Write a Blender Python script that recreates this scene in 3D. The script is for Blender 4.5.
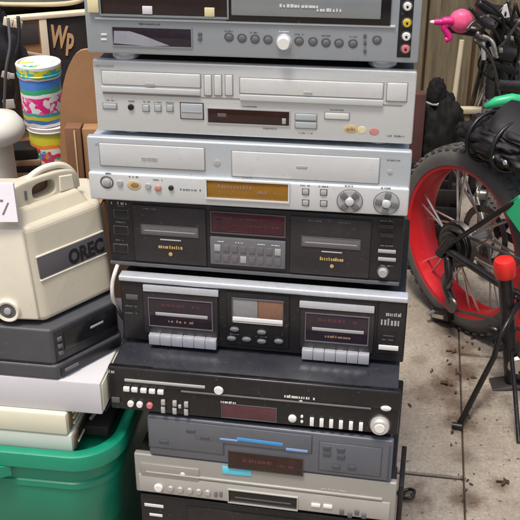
import bpy, bmesh, math, random
from mathutils import Vector, Matrix, noise
R = math.radians
random.seed(7)
for o in list(bpy.data.objects): bpy.data.objects.remove(o)
S = bpy.context.scene
COL = S.collection

# ---------------------------------------------------------------- camera, sky, sun, exposure
CAM_H, PITCH, F = 1.35, R(27.74), 1000.0          # F in pixels of the 520 px photograph
cam = bpy.data.cameras.new('camera'); cam.sensor_width = 36.0
cam.lens = 36.0 * F / 520.0; cam.clip_start = 0.05; cam.clip_end = 600
camo = bpy.data.objects.new('camera', cam); COL.objects.link(camo)
camo.location = (0, 0, CAM_H); camo.rotation_euler = (math.pi/2 - PITCH, 0, 0)
S.camera = camo
SUN_EL, SUN_AZ = R(70), R(205)                    # azimuth clockwise from +Y: behind the camera, a little left
w = bpy.data.worlds.new('World'); S.world = w; w.use_nodes = True
nt = w.node_tree; bg = nt.nodes['Background']
sky = nt.nodes.new('ShaderNodeTexSky'); sky.sky_type = 'NISHITA'; sky.sun_disc = False
sky.sun_elevation = SUN_EL; sky.sun_rotation = SUN_AZ
sky.air_density = 0.8; sky.dust_density = 6.0; sky.ozone_density = 0.6
nt.links.new(sky.outputs[0], bg.inputs[0]); bg.inputs[1].default_value = 0.10
sl = bpy.data.lights.new('sun', 'SUN'); sl.energy = 1.5; sl.angle = R(12); sl.color = (1, .965, .91)
so = bpy.data.objects.new('sun', sl); COL.objects.link(so)
sd = Vector((math.sin(SUN_AZ)*math.cos(SUN_EL), math.cos(SUN_AZ)*math.cos(SUN_EL), math.sin(SUN_EL)))
so.rotation_euler = sd.to_track_quat('Z', 'Y').to_euler()
so.location = sd*20
vs = S.view_settings; vs.view_transform = 'Standard'; vs.look = 'None'; vs.gamma = 1; vs.use_curve_mapping = False
vs.exposure = 0.6
S.render.engine = 'CYCLES'

# ---------------------------------------------------------------- photograph pixel -> world
CP, SP = math.cos(PITCH), math.sin(PITCH)
def ray(px, py):
    u, v = (px-260)/F, -(py-260)/F
    return Vector((u, CP + v*SP, -SP + v*CP))
def atY(px, py, Y):
    d = ray(px, py); return Vector((0, 0, CAM_H)) + d*(Y/d.y)
def atZ(px, py, Z):
    d = ray(px, py); return Vector((0, 0, CAM_H)) + d*((Z-CAM_H)/d.z)

# ---------------------------------------------------------------- materials
def lin(c):
    c = c/255.0
    return c/12.92 if c <= .04045 else ((c+.055)/1.055)**2.4
def rgb(r, g, b): return (lin(r), lin(g), lin(b), 1)
MATS = {}
def mat(name, col, rough=.5, metal=0., var=.10, scale=18., bump=.0, bscale=400., dust=0., dcol=(.32, .29, .25, 1),
        spec=.5, coat=0., rvar=.12, emit=None, streak=False):
    m = bpy.data.materials.new(name); m.use_nodes = True
    n = m.node_tree.nodes; L = m.node_tree.links; p = n['Principled BSDF']
    tc = n.new('ShaderNodeTexCoord')
    no = n.new('ShaderNodeTexNoise'); no.inputs['Scale'].default_value = scale; no.inputs['Detail'].default_value = 6
    no.inputs['Roughness'].default_value = .65
    if streak:
        mp = n.new('ShaderNodeMapping'); mp.inputs['Scale'].default_value = (.22, 1, 2.6)
        L.new(tc.outputs['Object'], mp.inputs[0]); L.new(mp.outputs[0], no.inputs['Vector'])
    else: L.new(tc.outputs['Object'], no.inputs['Vector'])
    mr = n.new('ShaderNodeMapRange'); mr.inputs[1].default_value = .25; mr.inputs[2].default_value = .75
    mr.inputs[3].default_value = 1-var; mr.inputs[4].default_value = 1+var
    L.new(no.outputs['Fac'], mr.inputs[0])
    mx = n.new('ShaderNodeMix'); mx.data_type = 'RGBA'; mx.blend_type = 'MULTIPLY'; mx.inputs[0].default_value = 1
    mx.inputs[6].default_value = col
    L.new(mr.outputs[0], mx.inputs[7])
    out = mx.outputs[2]
    if dust:
        n2 = n.new('ShaderNodeTexNoise'); n2.inputs['Scale'].default_value = 9; n2.inputs['Detail'].default_value = 9
        n2.inputs['Roughness'].default_value = .75
        L.new(tc.outputs['Object'], n2.inputs['Vector'])
        r2 = n.new('ShaderNodeMapRange'); r2.inputs[1].default_value = .42; r2.inputs[2].default_value = .75
        r2.inputs[3].default_value = 0; r2.inputs[4].default_value = dust
        L.new(n2.outputs['Fac'], r2.inputs[0])
        m2 = n.new('ShaderNodeMix'); m2.data_type = 'RGBA'; m2.inputs[7].default_value = dcol
        L.new(r2.outputs[0], m2.inputs[0]); L.new(out, m2.inputs[6]); out = m2.outputs[2]
        n4 = n.new('ShaderNodeTexNoise'); n4.inputs['Scale'].default_value = 170; n4.inputs['Detail'].default_value = 2
        gp_ = n.new('ShaderNodeNewGeometry'); L.new(gp_.outputs['Position'], n4.inputs['Vector'])
        L.new(gp_.outputs['Position'], n2.inputs['Vector'])
        r4 = n.new('ShaderNodeMapRange'); r4.inputs[1].default_value = .66; r4.inputs[2].default_value = .74; r4.inputs[3].default_value = 0; r4.inputs[4].default_value = .18 if sum(col[:3]) > .36 else .13
        L.new(n4.outputs['Fac'], r4.inputs[0])
        lum = (col[0]+col[1]+col[2])/3
        m4 = n.new('ShaderNodeMix'); m4.data_type = 'RGBA'; m4.inputs[7].default_value = (.22, .19, .16, 1) if lum > .12 else (.30, .28, .26, 1)
        L.new(r4.outputs[0], m4.inputs[0]); L.new(out, m4.inputs[6]); out = m4.outputs[2]
    L.new(out, p.inputs['Base Color'])
    rr = n.new('ShaderNodeMapRange'); rr.inputs[1].default_value = .3; rr.inputs[2].default_value = .7
    rr.inputs[3].default_value = max(.03, rough-rvar); rr.inputs[4].default_value = min(1, rough+rvar)
    L.new(no.outputs['Fac'], rr.inputs[0]); L.new(rr.outputs[0], p.inputs['Roughness'])
    p.inputs['Metallic'].default_value = metal
    p.inputs['Specular IOR Level'].default_value = spec
    p.inputs['Coat Weight'].default_value = coat
    if emit:
        p.inputs['Emission Color'].default_value = emit[0]; p.inputs['Emission Strength'].default_value = emit[1]
    if bump:
        nb = n.new('ShaderNodeTexNoise'); nb.inputs['Scale'].default_value = bscale; nb.inputs['Detail'].default_value = 3
        L.new(tc.outputs['Object'], nb.inputs['Vector'])
        b = n.new('ShaderNodeBump'); b.inputs['Strength'].default_value = bump; b.inputs['Distance'].default_value = .001
        L.new(nb.outputs['Fac'], b.inputs['Height']); L.new(b.outputs[0], p.inputs['Normal'])
    MATS[name] = m
    return m
def M(n): return MATS[n]
mat('grey_silver', rgb(166, 175, 181), .36, .3, .05, dust=.12, streak=True)
mat('grey_silver_dark', rgb(140, 147, 151), .4, .2, .05)
mat('white_silver', rgb(214, 218, 217), .34, .3, .04, dust=.10, streak=True)
mat('white_silver_pale', rgb(224, 227, 225), .32, .25, .03, dust=.05)
mat('cool_white', rgb(194, 202, 207), .34, .35, .04, dust=.12, streak=True)
mat('cool_white_pale', rgb(212, 216, 216), .36, .2, .04, dust=.08)
mat('charcoal', rgb(42, 38, 41), .45, 0, .12, dust=.16, bump=.1, dcol=(.13, .12, .11, 1))
mat('charcoal_dark', rgb(27, 26, 28), .38, 0, .12, dust=.16, dcol=(.11, .10, .095, 1))
mat('black_gloss', rgb(20, 20, 24), .22, 0, .15, dust=.14, dcol=(.09, .085, .08, 1), rvar=.08)
mat('black_satin', rgb(24, 23, 25), .42, 0, .15, dust=.15, dcol=(.10, .095, .09, 1))
mat('black_deep', rgb(16, 15, 16), .5, 0, .1)
mat('blue_grey', rgb(100, 105, 113), .42, .25, .06, dust=.18, streak=True)
mat('blue_grey_dark', rgb(80, 84, 92), .42, .25, .06, dust=.1)
mat('warm_silver', rgb(164, 163, 157), .36, .35, .05, dust=.15, streak=True)
mat('warm_silver_pale', rgb(182, 181, 175), .36, .3, .05)
mat('gap', rgb(62, 60, 58), .7)
mat('gap_light', rgb(146, 145, 141), .7)
mat('black_dusty', rgb(44, 46, 53), .34, 0, .15, dust=.35, dcol=(.12, .12, .125, 1), rvar=.1)
mat('chrome', rgb(214, 218, 226), .22, .5, .05, scale=60, rvar=.08)
mat('chrome_soft', rgb(206, 212, 221), .33, .35, .06, scale=60)
mat('white_plastic', rgb(232, 231, 226), .4, 0, .05)
mat('silver_knob', rgb(212, 210, 205), .35, .4, .05)
mat('grey_button', rgb(112, 114, 118), .45, .1, .08)
mat('grey_mid', rgb(92, 92, 96), .5, 0, .1)
mat('pale_grey', rgb(170, 170, 168), .5, 0, .06)
mat('glass_dark', rgb(46, 38, 48), .12, 0, .25, scale=30, rvar=.04)
mat('glass_brown', rgb(50, 30, 25), .16, 0, .3, scale=40, rvar=.04)
mat('glass_maroon', rgb(72, 30, 42), .18, 0, .3, scale=40, rvar=.05)
mat('glass_maroon_dark', rgb(88, 52, 56), .2, 0, .3, scale=40, rvar=.05)
mat('glass_amber', rgb(150, 108, 36), .25, .1, .16, scale=30, rvar=.05)
mat('glass_black', rgb(26, 25, 25), .12, 0, .3, scale=50, rvar=.05)
mat('glass_grey', rgb(150, 150, 152), .16, .2, .2, scale=40, rvar=.05)
mat('glass_tan', rgb(138, 104, 84), .2, .05, .2, scale=60, rvar=.05)
mat('door_grey', rgb(150, 158, 160), .22, .3, .08, rvar=.05)
mat('door_brown', rgb(44, 34, 33), .25, 0, .2, rvar=.05)
mat('slot_grey', rgb(112, 108, 112), .3, .1, .15)
mat('gold_print', rgb(206, 176, 110), .45, .2)
mat('tan_print', rgb(150, 120, 96), .5)
mat('white_print', rgb(222, 222, 220), .5)
mat('yellow_jack', rgb(214, 186, 60), .4)
mat('pink_jack', rgb(206, 122, 124), .4)
mat('muted_red', rgb(192, 140, 128), .5, var=.2, scale=200)
mat('muted_gold', rgb(204, 180, 130), .5, var=.2, scale=200)
mat('orange_sticker', rgb(214, 172, 96), .5)
mat('cream_sticker', rgb(222, 212, 166), .5, var=.15)
mat('lilac_reflection', rgb(206, 206, 216), .25, var=.04)  # colour of the reflection painted on the top deck's display
mat('blue_sticker', rgb(70, 150, 210), .4, var=.12)
mat('pale_blue_sticker', rgb(130, 160, 205), .4, var=.12)
mat('cyan_sticker', rgb(100, 205, 228), .4, var=.1)
mat('cream', rgb(208, 201, 180), .5, 0, .05, scale=8, dust=.14, dcol=(.42, .37, .28, 1), bump=.15, bscale=900)
mat('cream_pale', rgb(232, 226, 206), .48, 0, .04, dust=.08)
mat('recess_brown', rgb(122, 96, 80), .6, 0, .4, scale=70)
mat('stripe_grey', rgb(88, 86, 90), .45, 0, .06)
mat('label_white', rgb(220, 217, 222), .5, var=.03)
mat('paper_white', rgb(206, 205, 208), .6, var=.03, dust=.05)
mat('paper_cream', rgb(222, 220, 196), .7, var=.05)
mat('paper_green', rgb(196, 206, 196), .7, var=.06)
mat('page_brown', rgb(120, 96, 70), .8, var=.3, scale=60)
mat('black_board', rgb(28, 27, 28), .5, dust=.2, dcol=(.10, .09, .08, 1))
mat('stereo_grey', rgb(74, 75, 80), .45, 0, .1, dust=.2, dcol=(.16, .155, .15, 1), bump=.2)
mat('stereo_black', rgb(34, 34, 36), .4, 0, .15, dust=.25, dcol=(.12, .11, .10, 1))
mat('tote_green', rgb(16, 138, 106), .38, 0, .07, scale=6, dust=.10, dcol=(.12, .30, .20, 1), bump=.15, bscale=250)
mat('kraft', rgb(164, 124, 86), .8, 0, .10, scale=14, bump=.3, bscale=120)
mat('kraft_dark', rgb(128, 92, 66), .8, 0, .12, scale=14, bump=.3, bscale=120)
mat('kraft_pale', rgb(206, 176, 136), .8, 0, .08)
mat('box_black', rgb(40, 34, 32), .6, 0, .2)
mat('box_grey', rgb(74, 70, 70), .6, 0, .15)
mat('box_edge', rgb(226, 212, 186), .8, 0, .06)
mat('letter_tan', rgb(206, 168, 122), .7, 0, .08)
mat('cushion_grey', rgb(112, 116, 112), .85, 0, .12, scale=40, bump=.4)
mat('piping', rgb(210, 196, 160), .8)
mat('bag_black', rgb(32, 30, 33), .55, 0, .3, scale=30, bump=.5, bscale=150, dust=.2, dcol=(.11, .10, .10, 1))
mat('trunk_black', rgb(22, 20, 21), .6, 0, .2)
mat('lamp_white', rgb(224, 222, 212), .45, 0, .04, dust=.08)
mat('lamp_column', rgb(198, 190, 178), .5, 0, .05)
mat('tub_white', rgb(236, 236, 232), .4)
mat('rubber', rgb(88, 85, 83), .88, 0, .22, scale=30, bump=.4, bscale=120, dust=.4, dcol=(.13, .12, .11, 1))
mat('rim_red', rgb(196, 28, 38), .35, 0, .10, scale=10, dust=.12, dcol=(.40, .08, .08, 1))
mat('red_plastic', rgb(222, 44, 40), .35, 0, .06)
mat('steel', rgb(190, 186, 178), .32, .8, .1)
mat('steel_dark', rgb(96, 92, 90), .4, .7, .2)
mat('bike_black', rgb(24, 23, 25), .35, 0, .2, dust=.15, dcol=(.10, .09, .09, 1))
mat('sack_black', rgb(26, 24, 25), .85, 0, .3, scale=30, spec=.25)
mat('saddle_black', rgb(22, 21, 23), .6, 0, .2, bump=.3, bscale=300)
mat('frame_green', rgb(52, 186, 128), .3, 0, .08)
mat('pink', rgb(240, 92, 140), .45, 0, .08)
mat('magenta', rgb(226, 40, 130), .4, 0, .06)
mat('leaf_brown', rgb(70, 52, 38), .9, 0, .4, scale=60)
mat('maroon', rgb(84, 52, 50), .7, 0, .2)
mat('pole_pale', rgb(204, 192, 162), .7, 0, .1)
mat('cord_white', rgb(226, 222, 214), .5)

def wood_mat(name, c1, c2, rough=.8):
    m = bpy.data.materials.new(name); m.use_nodes = True
    n = m.node_tree.nodes; L = m.node_tree.links; p = n['Principled BSDF']
    tc = n.new('ShaderNodeTexCoord'); mp = n.new('ShaderNodeMapping'); mp.inputs['Scale'].default_value = (22, 22, 1.6)
    oi = n.new('ShaderNodeObjectInfo'); ad = n.new('ShaderNodeVectorMath'); ad.operation = 'ADD'
    L.new(tc.outputs['Object'], ad.inputs[0]); L.new(oi.outputs['Location'], ad.inputs[1])
    L.new(ad.outputs[0], mp.inputs[0])
    no = n.new('ShaderNodeTexNoise'); no.inputs['Scale'].default_value = 2.2; no.inputs['Detail'].default_value = 8
    no.inputs['Roughness'].default_value = .7
    L.new(mp.outputs[0], no.inputs['Vector'])
    cr = n.new('ShaderNodeValToRGB'); cr.color_ramp.elements[0].color = c1; cr.color_ramp.elements[1].color = c2
    cr.color_ramp.elements[0].position = .3; cr.color_ramp.elements[1].position = .72
    L.new(no.outputs['Fac'], cr.inputs[0]); L.new(cr.outputs[0], p.inputs['Base Color'])
    p.inputs['Roughness'].default_value = rough
    b = n.new('ShaderNodeBump'); b.inputs['Strength'].default_value = .5; b.inputs['Distance'].default_value = .003
    L.new(no.outputs['Fac'], b.inputs['Height']); L.new(b.outputs[0], p.inputs['Normal'])
    MATS[name] = m
wood_mat('fence_wood', rgb(74, 64, 48), rgb(134, 122, 96))
wood_mat('slat_wood', rgb(120, 96, 72), rgb(190, 164, 130))

def concrete_mat():
    m = bpy.data.materials.new('concrete'); m.use_nodes = True
    n = m.node_tree.nodes; L = m.node_tree.links; p = n['Principled BSDF']
    g = n.new('ShaderNodeNewGeometry')
    def nz(s, d=8, r=.65, off=0):
        t = n.new('ShaderNodeTexNoise'); t.inputs['Scale'].default_value = s; t.inputs['Detail'].default_value = d
        t.inputs['Roughness'].default_value = r
        if off:
            a = n.new('ShaderNodeVectorMath'); a.operation = 'ADD'; a.inputs[1].default_value = (off, off*2, 0)
            L.new(g.outputs['Position'], a.inputs[0]); L.new(a.outputs[0], t.inputs['Vector'])
        else: L.new(g.outputs['Position'], t.inputs['Vector'])
        return t.outputs['Fac']
    def ramp(f, a, b, ca, cb):
        r = n.new('ShaderNodeValToRGB'); r.color_ramp.elements[0].position = a; r.color_ramp.elements[1].position = b
        r.color_ramp.elements[0].color = ca; r.color_ramp.elements[1].color = cb
        L.new(f, r.inputs[0]); return r.outputs[0]
    def mul(a, b, fac=1, bt='MULTIPLY'):
        x = n.new('ShaderNodeMix'); x.data_type = 'RGBA'; x.blend_type = bt; x.inputs[0].default_value = fac
        L.new(a, x.inputs[6]); L.new(b, x.inputs[7]); return x.outputs[2]
    base = ramp(nz(3.4, 10, .7), .3, .7, rgb(138, 128, 115), rgb(188, 179, 165))
    fine = ramp(nz(130, 6, .85), .3, .7, (.58, .57, .56, 1), (1.25, 1.25, 1.24, 1))
    st = ramp(nz(6.5, 10, .75, 3.1), .54, .72, (1, 1, 1, 1), (.42, .35, .29, 1))
    spk = ramp(nz(38, 4, .6, 7.7), .64, .70, (1, 1, 1, 1), (.45, .38, .32, 1))
    wide = ramp(nz(.9, 4, .5, 1.3), .35, .65, (.86, .85, .84, 1), (1.05, 1.05, 1.05, 1))
    c = mul(mul(mul(mul(base, fine), st), spk), wide)
    wob = nz(16, 8, .75, 5.3)
    for px_, py_, r_, k_ in ((446, 386, .055, .85), (459, 372, .07, .7), (460, 350, .055, .65), (455, 330, .05, .5), (461, 425, .055, .65), (462, 405, .05, .6), (464, 455, .04, .45), (466, 500, .045, .6), (500, 485, .03, .5), (424, 395, .04, .35), (420, 360, .03, .3), (440, 330, .04, .35), (480, 400, .05, .3), (455, 398, .05, .4), (410, 500, .05, .25)):
        q = atZ(px_, py_, 0); dn = n.new('ShaderNodeVectorMath'); dn.operation = 'DISTANCE'; dn.inputs[1].default_value = q
        L.new(g.outputs['Position'], dn.inputs[0])
        m1 = n.new('ShaderNodeMath'); m1.operation = 'MULTIPLY_ADD'; m1.inputs[1].default_value = r_*2.4; L.new(wob, m1.inputs[0]); L.new(dn.outputs['Value'], m1.inputs[2])
        mr_ = n.new('ShaderNodeMapRange'); mr_.interpolation_type = 'SMOOTHSTEP'; mr_.inputs[1].default_value = r_*1.35; mr_.inputs[2].default_value = r_*2.3; mr_.inputs[3].default_value = min(.9, k_*1.25); mr_.inputs[4].default_value = 0
        L.new(m1.outputs[0], mr_.inputs[0])
        x = n.new('ShaderNodeMix'); x.data_type = 'RGBA'; x.inputs[7].default_value = rgb(84, 66, 50); L.new(mr_.outputs[0], x.inputs[0]); L.new(c, x.inputs[6]); c = x.outputs[2]
    L.new(c, p.inputs['Base Color']); p.inputs['Roughness'].default_value = .85
    b = n.new('ShaderNodeBump'); b.inputs['Strength'].default_value = .6; b.inputs['Distance'].default_value = .003
    L.new(nz(140, 5, .8), b.inputs['Height']); L.new(b.outputs[0], p.inputs['Normal'])
    MATS['concrete'] = m
concrete_mat()
mat('soil', rgb(58, 48, 40), .95, 0, .3, scale=40, bump=.6, bscale=90)

def tub_mat(name, bands, blot, zscale):
    """printed wrapper: colour bands up the tub and blotches of print on white"""
    m = bpy.data.materials.new(name); m.use_nodes = True
    n = m.node_tree.nodes; L = m.node_tree.links; p = n['Principled BSDF']
    tc = n.new('ShaderNodeTexCoord'); sx = n.new('ShaderNodeSeparateXYZ'); L.new(tc.outputs['Object'], sx.inputs[0])
    wb = n.new('ShaderNodeTexNoise'); wb.inputs['Scale'].default_value = 28; L.new(tc.outputs['Object'], wb.inputs['Vector'])
    ma = n.new('ShaderNodeMath'); ma.operation = 'MULTIPLY_ADD'; ma.inputs[1].default_value = .012; L.new(wb.outputs['Fac'], ma.inputs[0]); L.new(sx.outputs['Z'], ma.inputs[2])
    dv = n.new('ShaderNodeMath'); dv.operation = 'DIVIDE'; dv.inputs[1].default_value = zscale; L.new(ma.outputs[0], dv.inputs[0])
    r = n.new('ShaderNodeValToRGB'); r.color_ramp.interpolation = 'CONSTANT'
    e = r.color_ramp.elements
    while len(e) < len(bands): e.new(.5)
    for i, (pos, c) in enumerate(bands): e[i].position = pos; e[i].color = c
    L.new(dv.outputs[0], r.inputs[0])
    vo = n.new('ShaderNodeTexVoronoi'); vo.inputs['Scale'].default_value = 110; L.new(tc.outputs['Object'], vo.inputs['Vector'])
    hs = n.new('ShaderNodeSeparateColor'); L.new(vo.outputs['Color'], hs.inputs[0])
    r2 = n.new('ShaderNodeValToRGB'); r2.color_ramp.interpolation = 'CONSTANT'; e = r2.color_ramp.elements
    while len(e) < len(blot): e.new(.5)
    for i, c in enumerate(blot): e[i].position = i/len(blot); e[i].color = c
    L.new(hs.outputs[0], r2.inputs[0])
    mk = n.new('ShaderNodeMath'); mk.operation = 'GREATER_THAN'; mk.inputs[1].default_value = .47
    n3 = n.new('ShaderNodeTexNoise'); n3.inputs['Scale'].default_value = 70; L.new(tc.outputs['Object'], n3.inputs['Vector'])
    L.new(n3.outputs['Fac'], mk.inputs[0])
    mz = n.new('ShaderNodeMath'); mz.operation = 'MULTIPLY'; L.new(mk.outputs[0], mz.inputs[0]); L.new(r.outputs['Alpha'], mz.inputs[1])
    x = n.new('ShaderNodeMix'); x.data_type = 'RGBA'; L.new(mz.outputs[0], x.inputs[0]); L.new(r.outputs[0], x.inputs[6]); L.new(r2.outputs[0], x.inputs[7])
    L.new(x.outputs[2], p.inputs['Base Color']); p.inputs['Roughness'].default_value = .35
    MATS[name] = m
def a0(c): return (c[0], c[1], c[2], 0)
PK, WH, TEAL, YEL, BLU, GRN, PUR, ORG = [rgb(*c) for c in ((234, 50, 140), (238, 238, 236), (60, 180, 190), (226, 214, 60), (70, 130, 210), (60, 170, 120), (150, 110, 190), (240, 150, 70))]
tub_mat('tub_print_pink', [(0, a0(rgb(196, 170, 206))), (.07, a0(WH)), (.13, a0(BLU)), (.20, a0(YEL)), (.27, a0(TEAL)), (.33, WH), (.62, a0(WH)), (.68, a0(GRN)), (.78, a0(BLU))], [PK, PK, PK, rgb(246, 120, 180), PK, WH], .10)
tub_mat('tub_print_yellow', [(0, a0(TEAL)), (.10, WH), (.80, a0(ORG)), (.87, a0(YEL)), (.99, a0(rgb(190, 200, 70)))], [PUR, TEAL, rgb(220, 70, 80), WH, rgb(120, 130, 200), ORG, WH], .10)
tub_mat('lid_print', [(0, a0(rgb(240, 120, 190))), (.25, a0(WH)), (.38, a0(TEAL)), (.48, TEAL), (.75, YEL), (.99, a0(WH))], [TEAL, YEL, TEAL, rgb(150, 190, 80), YEL], .027)

# ---------------------------------------------------------------- mesh helpers
def finish(bm, name, smooth=False):
    me = bpy.data.meshes.new(name); bm.normal_update(); bm.to_mesh(me); bm.free()
    if smooth:
        for p in me.polygons: p.use_smooth = True
        if smooth is True: me.set_sharp_from_angle(angle=R(42))
    return me
def link(name, me, m, parent=None, loc=(0, 0, 0), rot=(0, 0, 0), label=None):
    o = bpy.data.objects.new(name, me); COL.objects.link(o)
    if me and m is not None:
        me.materials.clear(); me.materials.append(M(m) if isinstance(m, str) else m)
    o.location = loc; o.rotation_euler = rot
    if parent: o.parent = parent
    if label: o['label'] = label
    return o
def tag(o, label, cat, group=None, kind=None):
    if label: o['label'] = label
    if cat: o['category'] = cat
    if group: o['group'] = group
    if kind: o['kind'] = kind
    return o
def thing(name, label, cat, loc=(0, 0, 0), rz=0., group=None):
    o = bpy.data.objects.new(name, None); COL.objects.link(o); o.empty_display_size = .05
    o.location = loc; o.rotation_euler = (0, 0, rz)
    return tag(o, label, cat, group)
def box(x0, x1, y0, y1, z0, z1, bev=.002, seg=2, name='box'):
    bm = bmesh.new()
    v = [bm.verts.new((x, y, z)) for z in (z0, z1) for y in (y0, y1) for x in (x0, x1)]
    for f in ((0, 2, 3, 1), (4, 5, 7, 6), (0, 1, 5, 4), (2, 6, 7, 3), (0, 4, 6, 2), (1, 3, 7, 5)): bm.faces.new([v[i] for i in f])
    b = min(bev, .45*min(x1-x0, y1-y0, z1-z0))
    if b > 0: bmesh.ops.bevel(bm, geom=bm.edges[:], offset=b, segments=seg, affect='EDGES', profile=.5)
    return finish(bm, name, True) if seg > 1 else finish(bm, name)
def prism(pts, z0, z1, bev=.003, seg=2, inset_top=None, name='prism'):
    """vertical prism over a counter-clockwise outline; inset_top = outline at the top"""
    bm = bmesh.new(); tp = inset_top or pts
    lo = [bm.verts.new((x, y, z0)) for x, y in pts]; hi = [bm.verts.new((x, y, z1)) for x, y in tp]
    bm.faces.new(lo[::-1]); bm.faces.new(hi); n = len(pts)
    for i in range(n): bm.faces.new((lo[i], lo[(i+1) % n], hi[(i+1) % n], hi[i]))
    if bev: bmesh.ops.bevel(bm, geom=bm.edges[:], offset=bev, segments=seg, affect='EDGES', profile=.5)
    return finish(bm, name, False)
def lathe(prof, seg=32, name='lathe', smooth=True, closed=False):
    """profile of (r, z) turned about z"""
    bm = bmesh.new(); rings = []
    for r, z in prof:
        if r < 1e-6: rings.append([bm.verts.new((0, 0, z))])
        else: rings.append([bm.verts.new((r*math.cos(2*math.pi*k/seg), r*math.sin(2*math.pi*k/seg), z)) for k in range(seg)])
    pr = list(zip(rings, rings[1:])) + ([(rings[-1], rings[0])] if closed else [])
    for a, b in pr:
        for k in range(seg):
            j = (k+1) % seg
            if len(a) == 1 and len(b) == 1: continue
            if len(a) == 1: bm.faces.new((a[0], b[j], b[k]))
            elif len(b) == 1: bm.faces.new((a[k], a[j], b[0]))
            else: bm.faces.new((a[k], a[j], b[j], b[k]))
    bmesh.ops.recalc_face_normals(bm, faces=bm.faces[:])
    return finish(bm, name, smooth)
def tube(pts, rad, seg=10, name='tube', close=False):
    pts = [Vector(p) for p in pts]; n = len(pts)
    rads = rad if isinstance(rad, (list, tuple)) else [rad]*n
    bm = bmesh.new(); rings = []; prev = None
    for i, p in enumerate(pts):
        if close: t = pts[(i+1) % n]-pts[i-1]
        else: t = pts[min(i+1, n-1)]-pts[max(i-1, 0)]
        t.normalize()
        u = t.orthogonal().normalized() if prev is None else (prev - t*prev.dot(t)).normalized()
        prev = u; v = t.cross(u)
        rings.append([bm.verts.new(p + (u*math.cos(2*math.pi*k/seg)+v*math.sin(2*math.pi*k/seg))*rads[i]) for k in range(seg)])
    for a, b in list(zip(rings, rings[1:])) + ([(rings[-1], rings[0])] if close else []):
        for k in range(seg): bm.faces.new((a[k], a[(k+1) % seg], b[(k+1) % seg], b[k]))
    if not close: bm.faces.new(rings[0][::-1]); bm.faces.new(rings[-1])
    bmesh.ops.recalc_face_normals(bm, faces=bm.faces[:])
    return finish(bm, name, True if n < 4 else 2)
def curve(ctrl, n=10):
    """Catmull-Rom through the points"""
    P = [Vector(c) for c in ctrl]; P = [P[0]*2-P[1]] + P + [P[-1]*2-P[-2]]; out = []
    for i in range(1, len(P)-2):
        for k in range(n):
            t = k/n; a, b, c, d = P[i-1:i+3]
            out.append(.5*((2*b)+(c-a)*t+(2*a-5*b+4*c-d)*t*t+(3*b-a-3*c+d)*t**3))
    out.append(P[-2]); return out
def blob(rx, ry, rz, amp, freq, seed, flat=0., sub=4, name='blob', fold=0.):
    bm = bmesh.new(); bmesh.ops.create_icosphere(bm, subdivisions=sub, radius=1)
    for v in bm.verts:
        d = v.co.normalized(); q = d*freq + Vector((seed, seed*1.7, seed*.3))
        k = 1 + amp*noise.fractal(q, .8, 2.1, 4)
        if fold: k -= fold*max(0, .22-abs(noise.noise(q*1.7)))*1.6
        z = d.z*rz*k
        if flat and z < -flat*rz: z = -flat*rz
        v.co = (d.x*rx*k, d.y*ry*k, z)
    return finish(bm, name, 2)
def text_mesh(s, size, ext=.0006, name='text', bold=.0):
    cu = bpy.data.curves.new(name, 'FONT'); cu.body = s; cu.size = size; cu.extrude = ext; cu.offset = bold; cu.resolution_u = 3
    o = bpy.data.objects.new(name, cu); COL.objects.link(o)
    bpy.context.view_layer.update()
    me = bpy.data.meshes.new_from_object(o.evaluated_get(bpy.context.evaluated_depsgraph_get()))
    bpy.data.objects.remove(o); bpy.data.curves.remove(cu)
    return me

def solid(outline, back, name='solid'):
    """closed slab: an outline of points and the same outline moved by the vector back"""
    bm = bmesh.new(); f = [bm.verts.new(q) for q in outline]; b = [bm.verts.new(Vector(q)+Vector(back)) for q in outline]; n = len(f)
    bm.faces.new(f); bm.faces.new(b[::-1])
    for k in range(n): bm.faces.new((f[k], b[k], b[(k+1) % n], f[(k+1) % n]))
    bmesh.ops.recalc_face_normals(bm, faces=bm.faces[:])
    return finish(bm, name)
# ================================================================ SETTING
g = bmesh.new(); bmesh.ops.create_grid(g, x_segments=1, y_segments=1, size=250)
tag(link('ground', finish(g, 'ground'), 'soil', None, (0, 0, -.0075)), None, None, kind='structure')
drv = bpy.data.objects.new('driveway', None); COL.objects.link(drv); drv['kind'] = 'structure'
JY = R(-9); drv.location = (.418, 1.607, 0); drv.rotation_euler = (0, 0, JY)
slab = box(.0010, 1.4990, .005, 1.195, -.05, 0, .005, 2, 'slab')
for i in range(-4, 4):
    for j in range(-3, 4):
        off = 0 if i < 0 else .47
        link('concrete_slab', slab, 'concrete', drv, (i*1.5, j*1.2+off, random.uniform(-.0012, .0012)), (random.uniform(-.0006, .0006), random.uniform(-.0006, .0006), 0))

fence = thing('wooden_fence', 'weathered olive brown plank fence standing behind everything', 'fence', (0, 3.62, 0))
px = -3.0
k = 0
while px < 3.0:
    wdt = .17 + .05*random.random()
    link('plank', box(0, wdt-.012, -.012+random.uniform(-.004, .004), .012, .02, 1.62+random.uniform(-.03, .03), .004, 1, 'plank'), 'fence_wood', fence, (px, random.uniform(-.006, .006), 0), (0, random.uniform(-.006, .006), 0))
    px += wdt; k += 1
link('light_block_panel', box(-3, 3, .0135, .0158, .03, 1.58, .0005, 1), 'kraft_dark', fence)  # added behind the planks to block sky light in the gaps
for z in (.25, 1.3): link('rail', box(-3, 3, .016, .07, z, z+.09, .004, 1, 'rail'), 'fence_wood', fence)
for x in (-3, -1.5, 0, 1.5, 3): link('post', box(x-.045, x+.045, .072, .16, 0, 1.66, .004, 1, 'post'), 'fence_wood', fence)

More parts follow.
